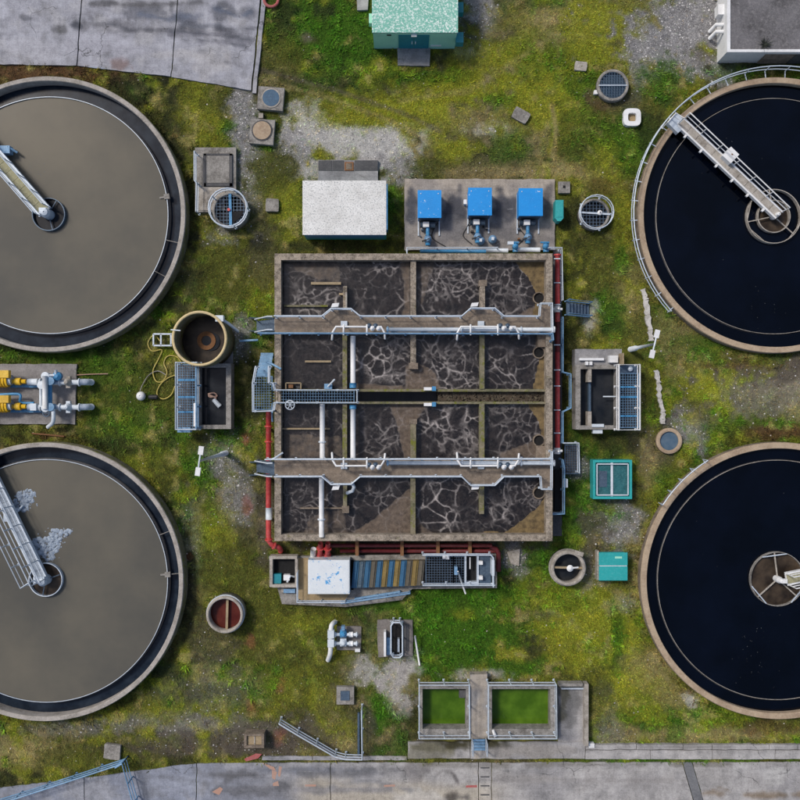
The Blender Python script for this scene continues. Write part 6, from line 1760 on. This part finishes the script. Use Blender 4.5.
# ------------------------------------------------------------------ lamp posts
def lamp_post(tx, top, h, half, mat=M['pipe_pale']):
    x, y, _ = W(top[0], top[1], h)
    t = thing('lamp_post', tx, 'lamp post', 400, 400, 'twin headed lamp posts'); t.location = (x, y, 0)
    MB().tube([(x, y, -.1), (x, y, 1.2), (x, y, 1.25), (x, y, h)], [.16, .16, .11, .06], 12).build('column', mat, t, True)
    MB().tube([(x + half[0], y + half[1], h), (x, y, h + .05), (x - half[0], y - half[1], h)], .045, 8).build('cross_arm', mat, t)
    d = Vector(half).normalized()
    for s in (-1, 1):
        c = Vector((x + s * half[0], y + s * half[1]))
        MB().bar((c.x - d.x * .22, c.y - d.y * .22, h), (c.x + d.x * .22, c.y + d.y * .22, h), .26, .12).build('lamp_head', M['white'], t)


lamp_post('pale tapering lamp post with two white heads left of the red pipe', (199.5, 461), 7.0, (.08, .55))
lamp_post('white lamp post with two heads above the pale gutter by the upper right tank', (654.5, 344), 5.0, (-.13, -.55))
M['gutter'] = weathered('flaking_pale_concrete', (.58, .56, .53), (.22, .20, .17), (.74, .72, .70), .9, amt=.8, big=2.5, fine=8)
for i, P in enumerate(([(642.5, 289), (646, 300), (647.5, 315), (650, 330), (651, 341)], [(656, 370), (658.5, 383), (659.5, 398), (663, 412), (662.5, 424)])):
    t = thing('gutter_channel', ('broken pale concrete gutter in the grass beside the upper right tank', 'narrow pale gutter strip running down to the tan ringed chamber')[i], 'gutter', *P[0])
    rr = random.Random(i)
    for a, b_ in zip(P[:-1], P[1:]):
        A, B = Vector(W(*a, .06)[:2]), Vector(W(*b_, .06)[:2]); dv = (B - A).normalized(); nv_ = Vector((-dv.y, dv.x))
        L_ = []; R2 = []
        for q in range(6):
            c_ = A + (B - A) * (.01 + .98 * q / 5)
            L_.append(tuple(c_ + nv_ * rr.uniform(.07, .19))); R2.append(tuple(c_ - nv_ * rr.uniform(.07, .19)))
        MB().wprism(L_ + R2[::-1], -.08, rr.uniform(.07, .14)).build('gutter_length', M['gutter'], t)

# ------------------------------------------------------------------ green settling ponds
def pond(tx, x0, y0, x1, y1, wr, wb, group):
    t = thing('settling_pond', tx, 'pond', (x0 + x1) / 2, (y0 + y1) / 2, group)
    zt = .75
    mb = MB(); mb.box(x0, y0, x1, y0 + 3, -.6, zt); mb.box(x0, y1 - wb, x1, y1, -.6, zt); mb.box(x0, y0 + 3, x0 + 3, y1 - wb, -.6, zt); mb.box(x1 - wr, y0 + 3, x1, y1 - wb, -.6, zt); mb.build('wall', M['conc'], t)
    MB().box(x0 + 1.5, y0 + 1.5, x1 - wr + 1.5, y1 - wb + 1.5, -.5, -.12).build('water', M['w_green'], t)
    railing(t, [(x0 - .3, y0 - .8), (x1 + .6, y0 - .8), (x1 + 1, y1 + .8), (x0 - .3, y1 + .8)], zt, 1.0, M['steel'], .042, closed=True, spacing=1.5)
    return t


g1 = pond('smaller square pond of bright green water with white railings', 419.5, 686, 469, 738, 3, 9, 'green ponds by the road')
p = W(462.5, 694, .5); MB().wbox(p[0] - .2, p[1] - .2, p[0] + .2, p[1] + .25, .2, .6).build('outlet_box', M['conc_dark'], g1)
g2 = pond('larger rectangular pond of bright green water with white railings', 489, 686, 556, 738, 5.5, 9, 'green ponds by the road')
MB().tube([W(493, 730, .8), W(495.5, 737, 1.0)], .09, 8).build('inlet_pipe', M['white'], g2)
slab('path', [(470.5, 674), (487.5, 674), (487.5, 739), (470.5, 739)], .5, pave, -.1)
t = thing('pond_steps', 'short flight of blue steel steps between the green ponds', 'steps', 479, 744)
for i in range(4):
    a = W(473, 739.3 + i * 3, .5 - i * .1); b_ = W(485, 741.8 + i * 3, .5 - i * .1)
    MB().wbox(a[0], b_[1], b_[0], a[1], .42 - i * .1, .46 - i * .1).build('tread', M['steel_blue'], t)
for x in (472, 486):
    a = W(x, 738.5, .5); b_ = W(x, 751, .2); mb = MB(); mb.tube([(a[0], a[1], .4), (a[0], a[1], 1.4), (b_[0], b_[1], 1.0), (b_[0], b_[1], .1)], .035, 8); mb.build('stair_rail', M['steel'], t)
    MB().bar((a[0], a[1], .42), (b_[0], b_[1], .15), .05, .16).build('stringer', M['steel'], t)
t = thing('drying_bay', 'empty concrete bay with low walls right of the green ponds', 'bay', 572, 715)
slab('bay_floor', [(558, 687), (586, 687), (586, 742), (558, 742)], .05, t)
mb = MB(); mb.box(559, 683.5, 583, 686.5, -.05, .5); mb.build('low_wall', M['conc'], t)
MB().box(584.5, 684, 588.5, 746, -.05, .55).build('low_wall', M['conc_light'], t); MB().box(589, 743.5, 594.5, 748, -.05, .3).build('end_block', M['white'], t)
MB().box(561.5, 688, 583.5, 689.4, .0, .3).build('pipe_rail', M['steel'], t)

# ------------------------------------------------------------------ free standing handrails
t = thing('handrail_fence', 'angled steel handrail round the mossy hollow by the road', 'handrail', 340, 750)
railing(t, [(279, 724), (297, 735), (335, 757), (345, 759.5), (362, 760), (361.5, 711)], .05, 1.1, M['steel'], .04, (.33, .66))
MB().prism([(284, 725.5), (336, 753.5), (335, 756), (283, 728)], -.05, .15).build('kerb', M['conc_dark'], t); MB().box(357.5, 713, 359.6, 756, -.05, .15).build('kerb', M['steel_dark'], t)
t = thing('handrail_fence', 'blue steel handrail crossing the bottom left corner', 'handrail', 90, 780)
railing(t, [(-60, 822), (15, 799), (70, 781), (122, 764)], .0, 1.1, M['steel_blue'], .045, (.3, .65))
railing(t, [(115, 768), (122, 764), (133, 804), (140, 830)], .0, 1.1, M['steel_blue'], .045, (.3, .65))
# old tyre at the top edge of the yard
x, y, _ = W(271, -1, .2)
o = MB().tube([(x + .42 * math.cos(2 * PI * i / 24), y + .42 * math.sin(2 * PI * i / 24), .12) for i in range(24)], .09, 8, True).build('hose_ring', M['redpaint']); tag(o, 'dark red ring lying at the top of the yard edge strip', 'ring')

# ------------------------------------------------------------------ loose cover: grass, weeds, stones
BLOCK = np.zeros((MN, MN))


def blk(x0, y0, x1, y1):
    BLOCK[(GX >= x0) & (GX <= x1) & (GY >= y0) & (GY <= y1)] = 1


for cx, cy, r in ((47, 214, 136), (44, 581, 137), (774, 216, 136), (776, 580, 136), (613, 86, 16), (595, 214, 17), (230, 210, 19), (669, 441, 12), (566, 566, 17), (227, 612, 19), (205, 341, 27), (271, 98, 13), (632, 117, 8)):
    BLOCK[np.hypot(GX - cx, GY - cy) < r] = 1
for r in ((277, 256, 560, 537), (404, 179, 556, 256), (303, 182, 387, 238), (317, 160, 379, 184), (373, -60, 456, 48), (398, 45, 431, 66), (720, -80, 900, 60), (270, 556, 497, 590), (282, 590, 405, 606), (575, 349, 640, 433), (176, 363, 231, 430), (-100, 364, 76, 424), (594, 460, 632, 498), (598, 552, 627, 580),
          (195, 148, 236, 212), (250, 118, 275, 144), (336, 687, 354, 705), (337, 626, 361, 650), (378, 620, 413, 657), (419, 686, 557, 740), (471, 674, 488, 760), (558, 684, 589, 745), (408, 741, 586, 762), (585, 745, 900, 762), (196, 763, 900, 900), (554, 250, 562, 520), (565, 445, 578, 474), (245, 734, 264, 748), (558, 182, 570, 193), (565, 302, 592, 316), (558, 200, 564, 221), (252, 366, 272, 412), (356, -10, 369, 10)):
    blk(*r)
BLOCK[polymask([(-110, -110), (277, -110), (255, 93), (171, 77), (76, 66), (-110, 62)]) > 0] = 1
BLOCK[polymask([(-110, 900), (-110, 800), (84, 778), (196, 763), (196, 900)]) > 0] = 1


BLOCK[(GY > 759) & (GY < 763) & (GX > 200)] = 0
VEG[(GY > 757) & (GY < 764) & (r1 > .42)] = 1


def scatter(n, dens, lo=-20, hi=820):
    px = RNG.uniform(lo, hi, n); py = RNG.uniform(lo, hi, n)
    k = (RNG.random(n) < sample(dens, px, py)) & (sample(BLOCK, px, py) < .25)
    return px[k], py[k]


def raw_mesh(name, V, F, cols, mat):
    me = bpy.data.meshes.new(name)
    me.vertices.add(len(V)); me.vertices.foreach_set('co', V.astype(np.float32).ravel())
    me.loops.add(F.size); me.loops.foreach_set('vertex_index', F.astype(np.int32).ravel())
    k = F.shape[1]
    me.polygons.add(len(F)); me.polygons.foreach_set('loop_start', np.arange(len(F)) * k); me.polygons.foreach_set('loop_total', np.full(len(F), k))
    me.update(); setcol(me, cols.astype(np.float32)); me.materials.append(mat)
    o = bpy.data.objects.new(name, me); COL.objects.link(o); o['kind'] = 'stuff'
    return o


def tufts(name, px, py, blades, length, width, lift, tint, label, cat):
    n = len(px)
    base = sample(GC, px, py)[:, :3] * RNG.uniform(.6, 1.5, (n, 1)) * tint
    base[:, 0] *= RNG.uniform(.85, 1.25, n)
    X = (px - 400) * S; Y = (400 - py) * S
    Z = (sample(n2, px, py) - .5) * .12 + (sample(n3, px, py) - .5) * .14 - .06
    V = []; C = []
    size = RNG.uniform(.6, 1.4, n)
    for b_ in range(blades):
        a = RNG.uniform(0, 2 * PI, n); L = length * size * RNG.uniform(.5, 1.2, n); w = width * size
        ox = RNG.normal(0, length * .35, n); oy = RNG.normal(0, length * .35, n)
        ca, sa = np.cos(a), np.sin(a)
        p0 = np.stack([X + ox - sa * w, Y + oy + ca * w, Z], 1); p1 = np.stack([X + ox + sa * w, Y + oy - ca * w, Z], 1)
        p2 = np.stack([X + ox + ca * L, Y + oy + sa * L, Z + L * lift * RNG.uniform(.4, 1.2, n)], 1)
        V.append(np.stack([p0, p1, p2], 1)); c = base * RNG.uniform(.75, 1.25, (n, 1)); C.append(np.repeat(c[:, None], 3, 1))
    V = np.concatenate(V).reshape(-1, 3); C = np.concatenate(C).reshape(-1, 3)
    o = raw_mesh(name, V, np.arange(len(V)).reshape(-1, 3), C, M['veg']); o['label'] = label; o['category'] = cat
    return o


px, py = scatter(330000, np.clip(VEG, 0, 1) ** 1.3)
tufts('grass', px, py, 3, .11, .022, .7, np.array((1.05, 1.1, .9)), 'short mossy grass spread over the whole plant ground', 'grass')
lush = np.clip((GC[..., 1] - GC[..., 0] * 1.15) * 40, 0, 1) * sstep(.35, .6, n3)
px, py = scatter(60000, lush)
tufts('weeds', px, py, 5, .20, .04, .9, np.array((.95, 1.25, .8)), 'taller leafy weeds in the lush green patches', 'weeds')
rimd = np.zeros((MN, MN))
for cx, cy, r in ((47, 214, 139), (44, 581, 140), (776, 216, 140), (778, 580, 140)):
    d = np.hypot(GX - cx, GY - cy) - r
    rimd = np.maximum(rimd, sstep(16, 0, d) * (d > -4))
px, py = scatter(60000, rimd * sstep(.4, .6, n2))
tufts('verge_weeds', px, py, 5, .22, .035, .9, np.array((.75, .72, .6)), 'dark straggly weeds round the outside of the round tanks', 'weeds')
edge = blur(BLOCK, 6); edge = ((edge > .03) & (BLOCK < .5)) * sstep(.42, .62, n3)
px, py = scatter(110000, edge)
tufts('edge_weeds', px, py, 5, .16, .03, 1.0, np.array((.85, .95, .7)), 'weeds growing along the foot of walls and slabs', 'weeds')
# stones
def stones(name, n, dens, rmin, rmax, col, vary, label, cat='stones'):
    px, py = scatter(n, dens)
    m_ = len(px)
    X = (px - 400) * S; Y = (400 - py) * S; r = rmin + (rmax - rmin) * RNG.random(m_) ** 3
    Z = (sample(n2, px, py) - .5) * .12 + (sample(n3, px, py) - .5) * .14 - .06
    tpl = np.array([(1, 0, 0), (.3, .9, 0), (-.8, .6, 0), (-.8, -.6, 0), (.3, -.95, 0), (0, 0, .7)])
    tri = np.array([(0, 1, 5), (1, 2, 5), (2, 3, 5), (3, 4, 5), (4, 0, 5)])
    a = RNG.uniform(0, 2 * PI, m_); ca, sa = np.cos(a), np.sin(a)
    jit = RNG.uniform(.65, 1.25, (m_, 6, 1)); T = tpl[None] * jit
    V = np.stack([T[..., 0] * ca[:, None] - T[..., 1] * sa[:, None], T[..., 0] * sa[:, None] + T[..., 1] * ca[:, None], T[..., 2]], -1) * r[:, None, None] + np.stack([X, Y, Z], 1)[:, None]
    F = (tri[None] + 6 * np.arange(m_)[:, None, None]).reshape(-1, 3)
    c = np.array(col) * (1 + vary * RNG.uniform(-1, 1, (m_, 1)))
    o = raw_mesh(name, V.reshape(-1, 3), F, np.repeat(c[:, None], 6, 1).reshape(-1, 3), M['stone']); o['label'] = label; o['category'] = cat


stones('gravel', 170000, np.clip(GC[..., 3] * 1.5, 0, 1), .018, .06, (.40, .39, .385), .75, 'grey and white gravel in the bare patches')
stones('litter_stones', 4500, np.full((MN, MN), .5), .018, .06, (.45, .42, .38), .6, 'small pale stones strewn through the grass')
